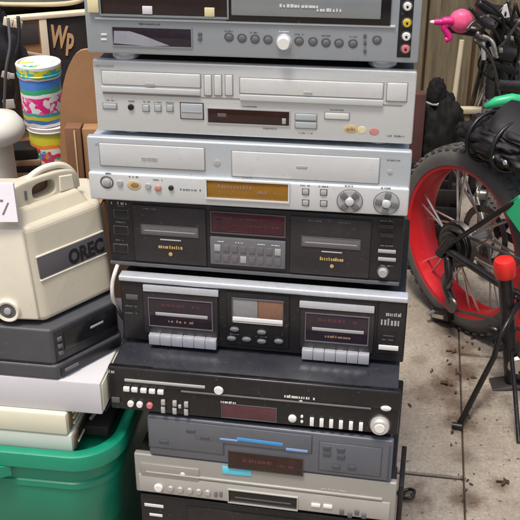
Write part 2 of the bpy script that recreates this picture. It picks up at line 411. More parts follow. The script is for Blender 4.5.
# leaf litter and crumbs lying on the concrete
lb = bmesh.new()
def leaf(x, y, s, a):
    n = 7; vs_ = []
    for k in range(n):
        t = 2*math.pi*k/n; r = s*(1 if k else 1.5)*(.7+.5*random.random())
        vs_.append(lb.verts.new((x+math.cos(a)*r*math.cos(t)-math.sin(a)*r*.55*math.sin(t), y+math.sin(a)*r*math.cos(t)+math.cos(a)*r*.55*math.sin(t), .003+random.random()*s*.5)))
    c = lb.verts.new((x, y, .002+s*.1))
    for k in range(n): lb.faces.new((c, vs_[k], vs_[(k+1) % n]))
def scatter(n, cx, cy, sx, sy, smin, smax):
    for _ in range(n):
        p = atZ(random.gauss(cx, sx), random.gauss(cy, sy), 0)
        leaf(p.x, p.y, random.uniform(smin, smax), random.random()*6.3)
scatter(12, 458, 348, 13, 14, .003, .008)
scatter(9, 450, 386, 14, 9, .003, .008)
scatter(12, 461, 420, 7, 18, .002, .007)
scatter(8, 466, 488, 4, 20, .002, .005)
scatter(14, 440, 400, 30, 50, .001, .003)
scatter(14, 490, 470, 30, 40, .001, .003)
for a in range(2):
    p = atZ(444+a*2.2, 384+a*.6, 0); leaf(p.x, p.y, .010, a*1.3)
p = atZ(499, 484, 0)
for a in range(3): leaf(p.x+a*.008, p.y+random.uniform(-.004, .004), .009, a)
tag(link('leaf_litter', finish(lb, 'leaf_litter'), 'leaf_brown'), 'dark dead leaf crumbs scattered on the concrete by the bicycle', 'leaves', kind='stuff')

# ================================================================ THE STACK OF PLAYERS
class Device:
    def __init__(s, name, label, cat, cx, yf, z, yaw, w, h, depth, cover, face, foot=.01, footmat='black_satin', inset=.004, ftop=.0, proud=.012):
        s.w, s.h, s.a, s.o = w, h, R(yaw), Vector((cx, yf, z))
        s.r = thing(name, label, cat, (cx, yf, z-foot), -s.a); s.f = foot
        s.rx = Vector((math.cos(s.a), -math.sin(s.a), 0)); s.n = Vector((math.sin(s.a), math.cos(s.a), 0))
        s.part('cover', box(-w/2+inset, w/2-inset, proud+.0005, depth, foot+.004, foot+h-inset*.6-ftop, .003), cover)
        s.part('front_panel', box(-w/2, w/2, 0, proud, foot, foot+h, .0028, 3), face)
        fm = lathe([(0, 0), (.017, 0), (.019, .002), (.019, foot-.002), (.016, foot+.0035), (0, foot+.0035)], 24)
        for fx in (-w/2+.045, w/2-.045):
            for fy in (.03, depth-.04): s.part('foot', fm, footmat, (fx, fy, 0))
    def part(s, name, me, m, loc=(0, 0, 0), rot=(0, 0, 0), label=None, parent=None): return link(name, me, m, parent or s.r, loc, rot, label)
    def uv(s, px, py):
        d = ray(px, py); c = Vector((0, 0, CAM_H))
        t = (s.o-c).dot(s.n)/d.dot(s.n); q = c + d*t - s.o
        return q.dot(s.rx), q.z + s.f
    def sc(s, px, py):
        u0, v0 = s.uv(px-2, py); u1, _ = s.uv(px+2, py); _, va = s.uv(px, py-2); _, vb = s.uv(px, py+2)
        return (u1-u0)/4, (va-vb)/4
    def rect(s, name, px, py, wpx, hpx, m, out=.002, base=0., bev=.0007, label=None, tilt=0., parent=None):
        u, v = s.uv(px, py); a, b = s.sc(px, py); W, H = wpx*a, hpx*b
        return s.part(name, box(-W/2, W/2, -out, .0015, -H/2, H/2, bev), m, (u, -base, v), (0, tilt, 0), label, parent)
    def disc(s, name, px, py, rpx, m, out=.003, base=0., label=None, ry=None):
        u, v = s.uv(px, py); a, _ = s.sc(px, py); r = rpx*a
        me = lathe([(0, out), (r*.8, out), (r*.95, out*.8), (r, out*.4), (r, -.001), (0, -.001)], 28)
        o = s.part(name, me, m, (u, -base, v), (R(90), 0, 0), label)
        if ry: o.scale = (1, ry/rpx, 1)
        return o
    def ring(s, name, px, py, rpx, m, th=.0012, base=0.):
        u, v = s.uv(px, py); a, _ = s.sc(px, py); r = rpx*a
        pts = [(r*math.cos(t*math.pi/14), 0, r*math.sin(t*math.pi/14)) for t in range(28)]
        return s.part(name, tube(pts, th, 6, close=True), m, (u, -base, v))
    def slot(s, name, px, py, wpx, hpx, m, t=.0015, out=.0014, base=0.):
        """thin raised frame made of four bars in one mesh"""
        u, v = s.uv(px, py); a, b = s.sc(px, py); W, H = wpx*a, hpx*b; bm = bmesh.new()
        for x0, x1, z0, z1 in ((-W/2-t, W/2+t, H/2, H/2+t), (-W/2-t, W/2+t, -H/2-t, -H/2), (-W/2-t, -W/2, -H/2, H/2), (W/2, W/2+t, -H/2, H/2)):
            r = bmesh.ops.create_cube(bm, size=1)['verts']
            for q in r: q.co = ((x0+x1)/2+q.co.x*(x1-x0), -out/2+q.co.y*out, (z0+z1)/2+q.co.z*(z1-z0))
        return s.part(name, finish(bm, name), m, (u, -base, v))
    def door(s, name, px, py, wpx, hpx, m, gapm='gap_light', out=.0022, g=.9, base=0.):
        s.rect(name+'_gap', px, py, wpx+2*g, hpx+2*g, gapm, .0005, base, .0001)
        return s.rect(name, px, py, wpx, hpx, m, out, base, .0012)
    def marks(s, px, py, wpx, hpx, m='white_print', n=6, base=0., tilt=0.):
        """small printed mark too fine to read: a row of uneven dashes in one flat print"""
        u, v = s.uv(px, py); a, b = s.sc(px, py); W, H = wpx*a, hpx*b; bm = bmesh.new(); x = -W/2
        n = int(n*1.7)
        for k in range(n):
            ww = W/n*random.uniform(.4, .95); hh = H*random.choice((.72, .75, .8, 1)); W_ = W
            if random.random() < .12: x += W/n; continue
            q = bmesh.ops.create_cube(bm, size=1)['verts']
            for z in q: z.co = (x+ww/2+z.co.x*ww, -.0002+z.co.y*.0008, z.co.z*hh-(H-hh)/2)
            x += W/n
        return s.part('printed_mark', finish(bm, 'printed_mark'), m, (u, -base, v), (0, tilt, 0))

DV = []
# --- top one: grey combo deck, cut by the upper edge of the picture
d = Device('video_recorder', 'grey video recorder with round silver jog knob and front jacks, topmost of the stack', 'video recorder',
           -.013, 1.283, .974, 6.5, .436, .112, .30, 'grey_silver_dark', 'grey_silver', .012, 'chrome')
d.rect('tape_door', 164, 3, 126, 24, 'door_brown', .003); d.slot('door_frame', 164, 3, 126, 24, 'grey_silver_dark', .0022, .005)
d.rect('door_clip', 94, 5, 11, 13, 'cream_sticker', .006); d.rect('door_clip', 148, 9.5, 10, 8, 'label_white', .005); d.rect('door_clip', 210, 11.5, 10, 9, 'cream_sticker', .005)
d.rect('disc_door_frame', 308, 6, 165, 34, 'black_gloss', .0035); d.rect('disc_door', 306, 2, 150, 29, 'door_grey', .006, 0, .0015)
d.marks(300, 5, 40, 3, n=7, base=.0062); d.marks(330, 9, 26, 3, n=5, base=.0062)
d.rect('lower_ledge', 243, 22, 300, 2.2, 'white_silver', .0026)
d.slot('display_frame', 152, 37, 78, 18, 'grey_silver_dark', .0016); d.rect('display_window', 152, 37, 78, 18, 'glass_dark', .0008)
bm = bmesh.new(); pts = []
for q in ((114, 30.5), (130, 31), (143, 35), (158, 41), (170, 45.5), (148, 46), (114, 43)): u, v = d.uv(*q); pts.append(bm.verts.new((u, -.0012, v)))
bm.faces.new(pts[::-1]); bmesh.ops.solidify(bm, geom=bm.faces[:], thickness=.0003)
d.part('painted_reflection', finish(bm, 'reflection'), 'lilac_reflection', label='pale lilac painted film peeling off the display')  # flat lilac patch paints a reflection onto the display glass
for q in ((104, 34.5), (104, 39.5)): d.rect('indicator', *q, 6, 2, 'white_print', .001)
for x, y in ((200, 34), (200, 39)): d.rect('button', x, y, 4, 3, 'grey_mid', .002)
for x, y in ((229, 37), (242, 38), (255, 39), (268, 39.5), (299, 41), (313, 41.5), (326, 42.5), (339, 43), (353, 43.5), (377, 40)):
    d.ring('button_ring', x, y, 4.2, 'grey_mid', .0009); d.disc('button', x, y, 3.2, 'grey_button', .0018, ry=2.6)
for x, y in ((365, 36), (365, 43), (365, 51)): d.rect('button', x, y, 3, 4, 'grey_mid', .002)
d.ring('knob_ring', 284, 42, 7.6, 'chrome', .001); d.disc('jog_knob', 284, 42, 7, 'white_plastic', .010)
d.rect('jack_panel', 405.5, 26, 14, 64, 'black_satin', .0012, 0, .003)
for x, y, m in ((407.5, 6, 'white_plastic'), (407, 22.5, 'yellow_jack'), (406.3, 36, 'white_plastic'), (405.5, 48.5, 'pink_jack')):
    d.ring('jack_ring', x, y, 4.9, 'grey_mid', .0008, .001); d.disc('jack', x, y, 4.3, m, .005); d.disc('jack_hole', x, y, 1.4, 'black_deep', .0056)
for x, y in ((229, 31), (255, 32.5), (299, 34), (326, 35.5), (353, 36.5)): d.marks(x, y, 9, 1.1, 'grey_mid', 4)
d.marks(284, 31.5, 10, 1.2, 'white_print', 4); d.marks(150, 24.2, 22, 1.3, 'grey_mid', 6)
DV.append(d)
# --- second
d = Device('video_player', 'off white silver combo player with brown display, second from the top of the stack', 'video player',
           -.011, 1.290, .861, 7.3, .434, .1015, .29, 'charcoal', 'white_silver', .006, 'chrome_soft')  # charcoal cover colour darkens the shaded gap under the top deck
d.marks(104, 65.5, 20, 2.2, 'pale_grey', 7)
d.door('disc_tray', 151, 79, 98, 13, 'white_silver_pale'); d.rect('tray_lip', 151, 90, 98, 5, 'white_silver', .0045)
d.rect('tray_logo', 150, 84, 9, 3.5, 'pale_grey', .0032)
d.rect('ledge', 250, 99, 300, 1.6, 'gap_light', .0008)
for x in (208, 218, 229): d.door('function_key', x, 85, 7, 20, 'white_silver_pale', g=.8)
d.door('tape_door', 311, 88, 143, 15, 'white_silver_pale'); d.rect('door_lip', 311, 99.5, 143, 5.5, 'white_silver', .0045)
d.rect('door_logo', 308, 92.5, 9, 3, 'pale_grey', .0032); d.door('side_key', 397, 92, 20, 18, 'white_silver_pale', g=.8)
d.door('button', 110, 106, 13, 5, 'cool_white', g=.9); d.disc('sensor', 131, 107, 3, 'black_deep', .003)
for x in (146, 158, 170): d.door('button', x, 108, 6, 6, 'cool_white', g=.8)
d.door('power_button', 192, 111, 22, 15, 'cool_white', 'gap'); d.rect('button_split', 192, 111.5, 20, 1, 'gap_light', .0032)
d.slot('display_frame', 248.5, 117, 81, 14, 'pale_grey'); d.rect('display_window', 248.5, 117, 81, 14, 'glass_brown', .001)
d.rect('display_segment', 222, 115, 9, 4, 'grey_mid', .0013); d.rect('display_segment', 284, 121, 4, 6, 'pale_grey', .0013)
d.door('transport_key', 306, 117, 21, 6, 'cool_white'); d.door('transport_key', 306, 125, 21, 6, 'cool_white')
d.door('open_button', 337, 116, 24, 6, 'white_silver_pale'); d.disc('sticker', 351, 129, 7, 'muted_gold', .0006, ry=4.5); d.marks(351, 129, 9, 3, 'tan_print', 4, .0006); d.disc('sticker', 362, 130, 4, 'cream_sticker', .0006); d.disc('sticker', 374, 131.5, 5, 'muted_red', .0006, ry=4)
for x in (110, 131, 146, 158, 170, 192): d.marks(x, 100+(x-110)*.045, 8, 1, 'grey_button', 4)
for x, y in ((306, 133), (337, 110), (250, 106.5), (270, 128.5)): d.marks(x, y, 14, 1.1, 'grey_button', 6)
d.marks(396, 136, 18, 1.6, 'grey_button', 6)
DV.append(d)
# --- third
d = Device('video_player', 'silver white player with amber display and two round keypads, third in the stack', 'video player',
           -.019, 1.282, .760, 7.6, .450, .095, .30, 'cool_white', 'cool_white', .006, 'chrome_soft')
d.marks(104, 144, 18, 2.2, 'pale_grey', 6)
d.door('disc_tray', 152, 156.5, 104, 22, 'cool_white_pale', g=1.); d.marks(151, 158, 18, 4, 'pale_grey', 6, .0026)
d.disc('emblem', 217, 163, 3.4, 'pale_grey', .001); d.door('tape_door', 305, 167, 147, 25, 'cool_white_pale', g=1.)
d.rect('door_logo', 302, 166.5, 11, 3, 'pale_grey', .003); d.disc('emblem', 390, 172, 2.6, 'pale_grey', .001)
u0, v0 = d.uv(250, 194)
d.part('lower_panel', box(-.225, .225, -.006, .001, -.021, .021, .003, 3), 'cool_white_pale', (0, 0, d.f+.0225))
B = .006
d.ring('power_ring', 108, 180.5, 6, 'grey_mid', .0011, B); d.disc('power_button', 108, 180.5, 4, 'pale_grey', .003, B)
for x, y, m, r in ((121, 181, 'pale_grey', 3), (149, 184, 'pale_grey', 3), (159, 186, 'muted_red', 3.4), (172, 186, 'black_satin', 2.6)): d.disc('button', x, y, r, m, .003, B)
d.disc('sticker', 135, 183.5, 7, 'muted_gold', .0008, B, ry=5); d.disc('sticker', 136, 183.5, 4.5, 'tan_print', .001, B, ry=3)
d.marks(192, 188, 22, 1.6, 'grey_button', 5, B)
d.slot('display_frame', 248, 188.7, 81, 17.5, 'white_silver_pale', .002, .003, B); d.rect('display_window', 248, 188.7, 81, 17.5, 'glass_amber', .001, B)
for x in (306, 324):
    for y in (190, 201): d.door('button', x, y+(x-306)*.04, 6, 5, 'pale_grey', 'gap', g=.6, base=B)
for x, y in ((350, 199), (386.5, 201)):
    d.disc('keypad', x, y, 13, 'pale_grey', .002, B); d.ring('keypad_ring', x, y, 12.6, 'grey_button', .0008, B+.001)
    for q in range(4):
        t = q*math.pi/2 + (0.2 if x > 370 else 0.78)
        d.rect('keypad_key', x+8*math.cos(t), y+8*math.sin(t), 6.5, 5.5, 'slot_grey' if x < 370 else 'grey_button', .0025, B+.002, .001, tilt=t)
    d.disc('keypad_center', x, y, 4.5, 'cool_white_pale', .004, B+.002)
for x, y in ((108, 171.5), (135, 175), (159, 178), (248, 176), (306, 183.5), (324, 184.5), (350, 184), (386, 186)): d.marks(x, y, 10, 1, 'grey_button', 4, B)
d.marks(394, 160, 14, 1.3, 'grey_button', 5)
d.marks(236, 185, 34, 4, 'tan_print', 7, B+.0009); d.marks(268, 191, 20, 3, 'tan_print', 5, B+.0009)
DV.append(d)
# --- fourth: black double cassette deck
d = Device('cassette_deck', 'black twin cassette deck with grey button plate and maroon display, fourth from the top', 'cassette deck',
           -.011, 1.291, .648, 9.1, .430, .106, .28, 'black_satin', 'charcoal_dark', .012, 'black_satin')
d.marks(119, 203, 16, 3, 'pale_grey', 6)
for y in (214, 230, 248): d.door('button', 121, y, 13, 7, 'charcoal_dark', 'grey_mid', g=.7); d.marks(121, y-8, 10, 1.4, 'grey_button', 4)
d.door('cassette_door', 170, 235, 72, 56, 'charcoal', 'black_deep'); d.door('cassette_door', 330, 247, 80, 57, 'charcoal', 'black_deep')
B = .0025
for x, y, wd in ((170, 230, 56), (331, 242, 58)):
    d.slot('window_frame', x, y, wd, 9, 'grey_mid', .001, .001, B); d.rect('cassette_window', x, y, wd, 9, 'slot_grey', .0007, B)
    d.rect('window_line', x, y+1, wd*.9, 1.2, 'pale_grey', .001, B)
    d.rect('door_line', x+1, y+9.5, 21, 1.3, 'pale_grey', .0006, B); d.marks(x+1, y+16.5, 24, 3, 'gold_print', 7, B); d.disc('gold_dot', x+1, y+23.5, 2, 'gold_print', .0008, B)
d.slot('display_frame', 248, 224, 73, 20, 'grey_mid', .0014, .002); d.rect('display_window', 248, 224, 73, 20, 'glass_maroon', .001)
d.rect('display_segment', 218, 221, 6, 6, 'glass_dark', .0014)
for x_, y_, w_ in ((250, 219, 38), (256, 226, 46), (240, 231, 24)): d.marks(x_, y_, w_, 2, 'glass_maroon_dark', 8, .001)
d.rect('button_plate', 248, 252, 75, 27, 'grey_button', .004, 0, .0015)
for r_ in range(2):
    for c_ in range(8):
        x = 218+c_*8.6; y = 246.5+r_*10+(x-218)*.075
        d.rect('button', x, y, 6, 6.5, 'slot_grey' if (c_*3+r_*5) % 7 else 'pale_grey', .0012, .004, .0006)
d.rect('base_rail', 252, 272.5, 288, 3, 'grey_mid', .003)
for y, wd in ((226, 14), (235, 14)): d.rect('button', 387, y, wd, 4, 'charcoal', .003)
for y in (251, 259): d.rect('button', 387, y, 18, 3, 'pale_grey', .003)
d.ring('knob_ring', 383, 271.5, 5.6, 'grey_mid', .001); d.disc('level_knob', 383, 271.5, 5, 'pale_grey', .008)
for x, y in ((150, 208), (315, 220), (345, 222), (387, 220), (387, 245), (387, 265)): d.marks(x, y, 13, 1.2, 'grey_button', 5, .0022)
for x in (222, 240, 262, 276): d.marks(x, 240.3+(x-222)*.075, 8, 1, 'white_print', 4, .004)
DV.append(d)
# --- fifth: cassette deck with chrome strips
d = Device('cassette_deck', 'black twin cassette deck with chrome top strip and piano keys, fifth from the top', 'cassette deck',
           .001, 1.276, .524, 9.1, .428, .112, .27, 'black_satin', 'charcoal_dark', .006, 'black_satin')
u, v = d.uv(262, 291.5)
d.part('top_strip', box(-.2145, .2145, -.004, .016, d.f+.1035, d.f+.1126, .0025, 3), 'chrome_soft')
d.rect('side_label', 132, 297, 12, 5, 'grey_mid', .001)
B = .003
for x, y, ky in ((181, 312, 338.5), (337, 327, 353.5)):
    d.door('cassette_door', x, y, 74, 46, 'charcoal', 'black_deep', .003)
    d.rect('door_strip', x, y-23.5+(2.5 if x > 300 else 1), 75, 6, 'chrome', .005)
    d.slot('window_frame', x, y+1, 62, 27, 'slot_grey', .0014, .0012, B); d.rect('cassette_window', x, y+1, 62, 27, 'glass_dark', .0004, B)
    d.rect('window_line', x+1, y+2.5, 52, 3.2, 'pale_grey', .0012, B); d.marks(x+1, y+9, 26, 2.4, 'tan_print', 6, B); d.marks(x+1, y-7, 40, 3, 'glass_maroon_dark', 5, B)
    for c_ in range(6):
        xx = x-27+c_*11.2+(2 if x < 300 else -2)
        d.rect('piano_key', xx, ky+(xx-x)*.085, 10.9, 9.5, 'chrome', .011, 0, .0009)
d.door('center_panel', 258, 320, 62, 52, 'charcoal_dark', 'black_deep')
d.slot('display_frame', 258, 310, 50, 22, 'grey_mid', .0012, .002, B); d.rect('tuner_window', 245.5, 308, 25, 20, 'glass_grey', .0008, B); d.rect('tape_counter', 270.8, 309.5, 25, 20, 'glass_tan', .0008, B)
d.rect('window_strip', 258, 320, 50, 5.5, 'white_plastic', .002, B)
for x, y in ((235, 328), (262, 331), (232, 337), (247, 338), (262, 340), (279, 340)): d.disc('button', x, y, 4.5, 'grey_button', .0035, B, ry=2.4)
d.door('side_panel', 391, 328, 27, 52, 'charcoal_dark', 'black_deep', .002, 1.)
d.marks(394, 314, 16, 3.5, 'pale_grey', 5, .002); d.marks(391, 321.5, 20, 6.5, 'pale_grey', 4, .002); d.rect('badge', 388.5, 347, 20, 4.6, 'white_plastic', .0012, .002)
for x, y in ((132, 305), (132, 312), (235, 333), (262, 335.5), (388, 335), (388, 339)): d.marks(x, y, 12, 1.1, 'slot_grey', 5, .002 if x > 380 else .003)
DV.append(d)
# --- sixth: deep black combo that sticks out
d = Device('disc_player', 'glossy black disc recorder sticking out with big silver knob, sixth from the top', 'disc player',
           -.013, 1.207, .443, 8.9, .433, .076, .34, 'black_dusty', 'black_gloss', .008, 'black_satin')
d.marks(117, 372, 20, 2.6, 'pale_grey', 6)
d.rect('upper_panel', 255, 388, 286, 16, 'black_satin', .002, 0, .001)
d.rect('tray_lip', 165, 382.5, 80, 2.4, 'pale_grey', .0042); d.rect('panel_line', 275, 399, 190, 1.3, 'slot_grey', .0035)
for x in (127, 135, 144, 152.5, 161): d.rect('button', x, 388+(x-127)*.09, 6, 3.8, 'white_plastic', .005)
d.disc('power_button', 219, 389.5, 4.8, 'white_plastic', .005)
d.rect('port_cover', 116, 399.5, 8, 5, 'grey_mid', .002)
for x, m in ((131, 'white_plastic'), (140, 'white_plastic'), (150, 'pink_jack')): d.disc('jack', x, 403+(x-131)*.09, 3.2, m, .005)
for x in (163.5, 175, 186.5):
    d.rect('button', x, 401.5+(x-163)*.1, 4, 5, 'pale_grey', .004); d.rect('button', x, 409+(x-163)*.1, 4, 5.5, 'pale_grey', .004)
d.rect('button', 180, 406, 3, 3, 'pale_grey', .003)
d.slot('display_frame', 249, 412.5, 54, 13, 'grey_mid', .001); d.rect('display_window', 249, 412.5, 54, 13, 'glass_maroon_dark', .001); d.marks(229, 401.5, 16, 2.2, 'white_print', 5, .002)
d.marks(300, 396.5, 36, 2.6, 'white_print', 9, .002); d.disc('printed_dot', 301, 400.5, 1.8, 'white_print', .0022)
d.disc('play_button', 292.5, 418, 4.2, 'white_plastic', .004); d.disc('button', 302, 416, 1.4, 'white_plastic', .003); d.disc('button', 302, 421, 1.4, 'white_plastic', .003)
for x in (312, 321.7, 331.3, 341, 351, 361): d.rect('button', x, 421+(x-312)*.1, 4, 7.5, 'white_plastic', .004)
d.ring('knob_ring', 380, 424, 11, 'steel_dark', .0012); d.disc('jog_knob', 380, 424, 10, 'silver_knob', .011); d.disc('knob_cap', 380, 424, 6, 'white_plastic', .0125)
d.disc('open_button', 386, 407.5, 5.5, 'white_plastic', .004, ry=3.2)
DV.append(d)
# --- seventh
d = Device('video_recorder', 'blue grey video recorder with blue stickers and brown display, seventh from the top', 'video recorder',
           .012, 1.203, .359, 10.1, .373, .0755, .29, 'black_satin', 'blue_grey', .004, 'black_satin')
d.marks(169, 425, 23, 3.6, 'white_print', 7)
d.door('tape_door', 252, 437.5, 118, 17, 'blue_grey', 'blue_grey_dark', .002, 1.)
d.door('control_flap', 186, 436, 74, 28, 'blue_grey', 'blue_grey_dark', .0018, .9)
for x, y in ((191, 430), (164, 441), (205, 437)): d.rect('button', x, y, 9, 3, 'blue_grey_dark', .003)
d.rect('sticker', 260, 441, 46, 3.4, 'blue_sticker', .0006, .002, tilt=.02); d.rect('sticker', 297, 449.5, 22, 2.6, 'pale_blue_sticker', .0008, .002); d.rect('sticker', 229, 439, 18, 2, 'pale_blue_sticker', .0008, .002)
d.slot('display_frame', 265.5, 463, 74, 16.5, 'blue_grey_dark', .0012); d.rect('display_window', 265.5, 463, 74, 16.5, 'glass_brown', .0012)
d.marks(258, 461, 30, 4, 'glass_maroon_dark', 6, .0012); d.marks(286, 466, 16, 3, 'glass_maroon_dark', 4, .0012)
d.door('key_block', 350, 459, 62, 28, 'blue_grey', 'blue_grey_dark', .0016, .9)
for x, y in ((327, 447), (327, 453), (341, 449), (341, 456), (336, 466), (352, 467)): d.rect('button', x, y, 8, 3.6, 'blue_grey_dark', .0035)
d.rect('side_line', 389, 463, 1.6, 36, 'blue_grey_dark', .0015)
DV.append(d)
# --- eighth
d = Device('disc_player', 'warm silver disc player with cyan sticker and black display, eighth from the top', 'disc player',
           .004, 1.207, .279, 10.1, .410, .076, .28, 'black_satin', 'warm_silver', .009, 'black_satin')
d.door('disc_tray', 170, 472, 58, 13, 'warm_silver', 'gap_light', .002, .7)
d.rect('face_ledge', 262, 484.5, 236, 1.6, 'warm_silver_pale', .003); d.rect('lower_panel', 262, 496, 250, 17, 'warm_silver_pale', .0018, 0, .001)
d.rect('sticker', 237, 471, 29, 7.5, 'cyan_sticker', .0008, .0005, tilt=-.03); d.disc('emblem', 183, 473.5, 2.4, 'white_plastic', .001, .002)
d.disc('power_button', 159, 486.5, 4.4, 'white_plastic', .005, .001)
for x in (171, 180.5, 190, 199, 208): d.disc('button', x, 487.5+(x-171)*.11, 3.2, 'warm_silver_pale', .004, .001)
for x in (216, 221): d.rect('button', x, 493, 3, 5, 'grey_button', .003, .001)
d.slot('display_frame', 263, 498.5, 68, 12, 'warm_silver_pale', .0016, .003, .0015); d.rect('display_window', 263, 498.5, 68, 12, 'glass_black', .001, .0015)
d.rect('display_line', 263, 499.5, 56, 1.4, 'grey_mid', .0013, .0015)
d.marks(334, 490, 26, 1.8, 'pale_grey', 7)
for x in (316, 328): d.rect('button', x, 504+(x-316)*.1, 9, 3, 'white_plastic', .003, .0015)
for x, y in ((342, 511), (350, 514), (357, 511.5), (364, 515)): d.rect('button', x, y, 4.5, 4.5, 'grey_mid', .003, .0015)
DV.append(d)
# --- ninth and tenth, at and under the lower edge of the picture
d = Device('stereo_receiver', 'black receiver with two white marks, under the silver disc player at the bottom edge', 'receiver',
           .006, 1.212, .150, 10.1, .405, .120, .30, 'black_satin', 'black_satin', .012, 'black_satin')
d.rect('printed_mark', 154, 505.5, 19, 3, 'white_print', .0008); d.rect('printed_mark', 156, 515, 13, 2.6, 'white_print', .0008)
d.door('tape_door', 262, 522, 150, 14, 'charcoal_dark', 'black_deep')
d = Device('stereo_amplifier', 'black amplifier on the concrete carrying the whole stack', 'amplifier',
           .006, 1.210, .012, 10.1, .41, .126, .31, 'black_satin', 'black_satin', .012, 'black_satin')
d.part('volume_knob', lathe([(0, .02), (.02, .02), (.022, .018), (.023, 0), (0, 0)], 28), 'charcoal', (.13, 0, .07), (R(90), 0, 0))
# black board leaning on the stack's right side
q = Vector((.2185, 1.205, 0)); bz = atY(404, 447, 1.30).z
tag(link('black_board', box(-.004, .004, 0, .10, 0, bz, .0015), 'black_board', None, q, (0, 0, R(-10))), 'thin black board standing against the right side of the lower stack', 'board')
p0 = atZ(402, 497, .004)
tag(link('black_cable', tube([p0+Vector(v) for v in curve([(-.03, .02, 0), (-.005, .012, .002), (.016, .016, .006), (.024, .002, .012), (.014, -.012, .008), (0, -.006, .004), (.004, .006, .003)], 8)], .0035, 8), 'black_satin'), 'short black cable end curled on the concrete beside the stack', 'cable')
# white power cord hanging by the decks
pc = [atY(121, 258, 1.36), atY(116.5, 268, 1.315), atY(112.5, 283, 1.305), atY(113, 298, 1.307), atY(118, 309, 1.33), atY(123, 318, 1.37)]
tag(link('power_cord', tube(curve(pc, 8), .0032, 8), 'cord_white'), 'white power cord looping at the left end of the cassette decks', 'cord')

# ================================================================ GREEN TOTE AND ITS PILE
TA = R(8)
TF, TS = Vector((-math.cos(TA), math.sin(TA), 0)), Vector((math.sin(TA), math.cos(TA), 0))    # leftwards, backwards
TC = Vector((-.226, 1.197, 0))                                                              # front right rim corner
def rrect(x0, x1, y0, y1, r, seg=8):
    out = []
    for cx, cy, a0_ in ((x1-r, y0+r, -90), (x1-r, y1-r, 0), (x0+r, y1-r, 90), (x0+r, y0+r, 180)):
        for k in range(seg+1):
            t = R(a0_+90*k/seg); out.append((cx+r*math.cos(t), cy+r*math.sin(t)))
    return out
def tote_shell(levels, name='tote'):
    bm = bmesh.new(); rings = []
    for (o, z, r) in levels: rings.append([bm.verts.new((x, y, z)) for x, y in rrect(-.56-o, o, -o, .40+o, r, 16)])
    for a, b in zip(rings, rings[1:]):
        n = len(a)
        for k in range(n): bm.faces.new((a[k], a[(k+1) % n], b[(k+1) % n], b[k]))
    bm.faces.new(rings[0][::-1]); bm.faces.new(rings[-1])
    bmesh.ops.recalc_face_normals(bm, faces=bm.faces[:])
    return finish(bm, name, True)
tote = thing('storage_tote', 'green plastic storage tote filled with boxes, left of the stack', 'storage tote', TC, -TA)
link('tub', tote_shell([(-.045, 0, .06), (-.042, .003, .06), (-.022, .20, .065), (-.021, .205, .065), (-.017, .21, .066), (-.0095, .306, .069), (-.0060, .308, .07), (-.0060, .318, .07), (-.0085, .320, .069), (-.0055, .352, .07), (-.012, .352, .066), (-.026, .2, .055), (-.05, .008, .05)]), 'tote_green', tote)
link('rim', tote_shell([(-.0050, .3535, .07), (.0055, .3535, .0755), (.0065, .3545, .076), (.0068, .376, .076), (.0058, .3795, .0755), (.0030, .3812, .074), (-.0075, .3812, .068), (-.0100, .3800, .067), (-.0115, .3760, .066), (-.0118, .3545, .066)]), 'tote_green', tote)
hb = []
for k in range(21):
    t = k/20; hb.append((-.36+t*.20, -.003-.016*min(1, math.sin(math.pi*t)*2.2), 0))
bm = bmesh.new(); lo = [bm.verts.new((x, y, .333)) for x, y, _ in hb]; hi = [bm.verts.new((x, y, .3532)) for x, y, _ in hb]
lo2 = [bm.verts.new((x, y+.004, .333)) for x, y, _ in hb]; bk = [bm.verts.new((x, .004, .3532)) for x, y, _ in hb]
for k in range(20):
    bm.faces.new((lo[k], lo[k+1], hi[k+1], hi[k])); bm.faces.new((hi[k], hi[k+1], bk[k+1], bk[k])); bm.faces.new((lo2[k+1], lo2[k], lo[k], lo[k+1])) if False else bm.faces.new((lo[k+1], lo[k], lo2[k], lo2[k+1]))
bmesh.ops.recalc_face_normals(bm, faces=bm.faces[:])
link('handle', finish(bm, 'handle', True), 'tote_green', tote)
def onrim(u, v): return TC - TF*u*-1*0 + TF*(-u) + TS*v       # u to the right (negative = left), v backwards
def pile(name, label, cat, x0, x1, y0, y1, z0, z1, m, bev=.002, rz=0.):
    o = thing(name, label, cat, TC, -TA+rz)
    return o
# contents that carry the pile
o = pile('storage_crate', 'dark crate packed inside the green tote under the books', 'crate', 0, 0, 0, 0, 0, 0, '')
link('crate_wall', box(-.50, -.075, .055, .355, .012, .33, .004), 'black_board', o); link('crate_lid', box(-.505, -.07, .05, .36, .3303, .374, .004), 'box_grey', o)
tag(link('brown_box', box(-.072, -.02, .06, .30, .374, .392, .002), 'box_black', None, TC+Vector((0, 0, .0005)), (0, 0, -TA)), 'near black flat box at the right inside the green tote', 'box')
o = pile('book', 'thick pale green book, lowest in the pile on the green tote', 'book', 0, 0, 0, 0, 0, 0, '')
link('cover', box(-.42, -.062, .012, .25, .3745, .4085, .004), 'paper_green', o); link('page_block', box(-.40, -.0595, .02, .245, .3785, .4045, .001), 'page_brown', o)
o = pile('book', 'cream book between the green book and the white box', 'book', 0, 0, 0, 0, 0, 0, '')
link('cover', box(-.42, -.067, .010, .25, .409, .4475, .004), 'paper_cream', o); link('page_block', box(-.40, -.0645, .02, .245, .413, .4435, .001), 'page_brown', o)
for zz in (.383, .392, .400, .417, .427, .437): link('page_gap', box(-.0645, -.0575-(.004 if zz > .41 else 0), .03, .235, zz, zz+.003, .0005, 1), 'paper_cream' if int(zz*1000) % 2 else 'black_board', o)
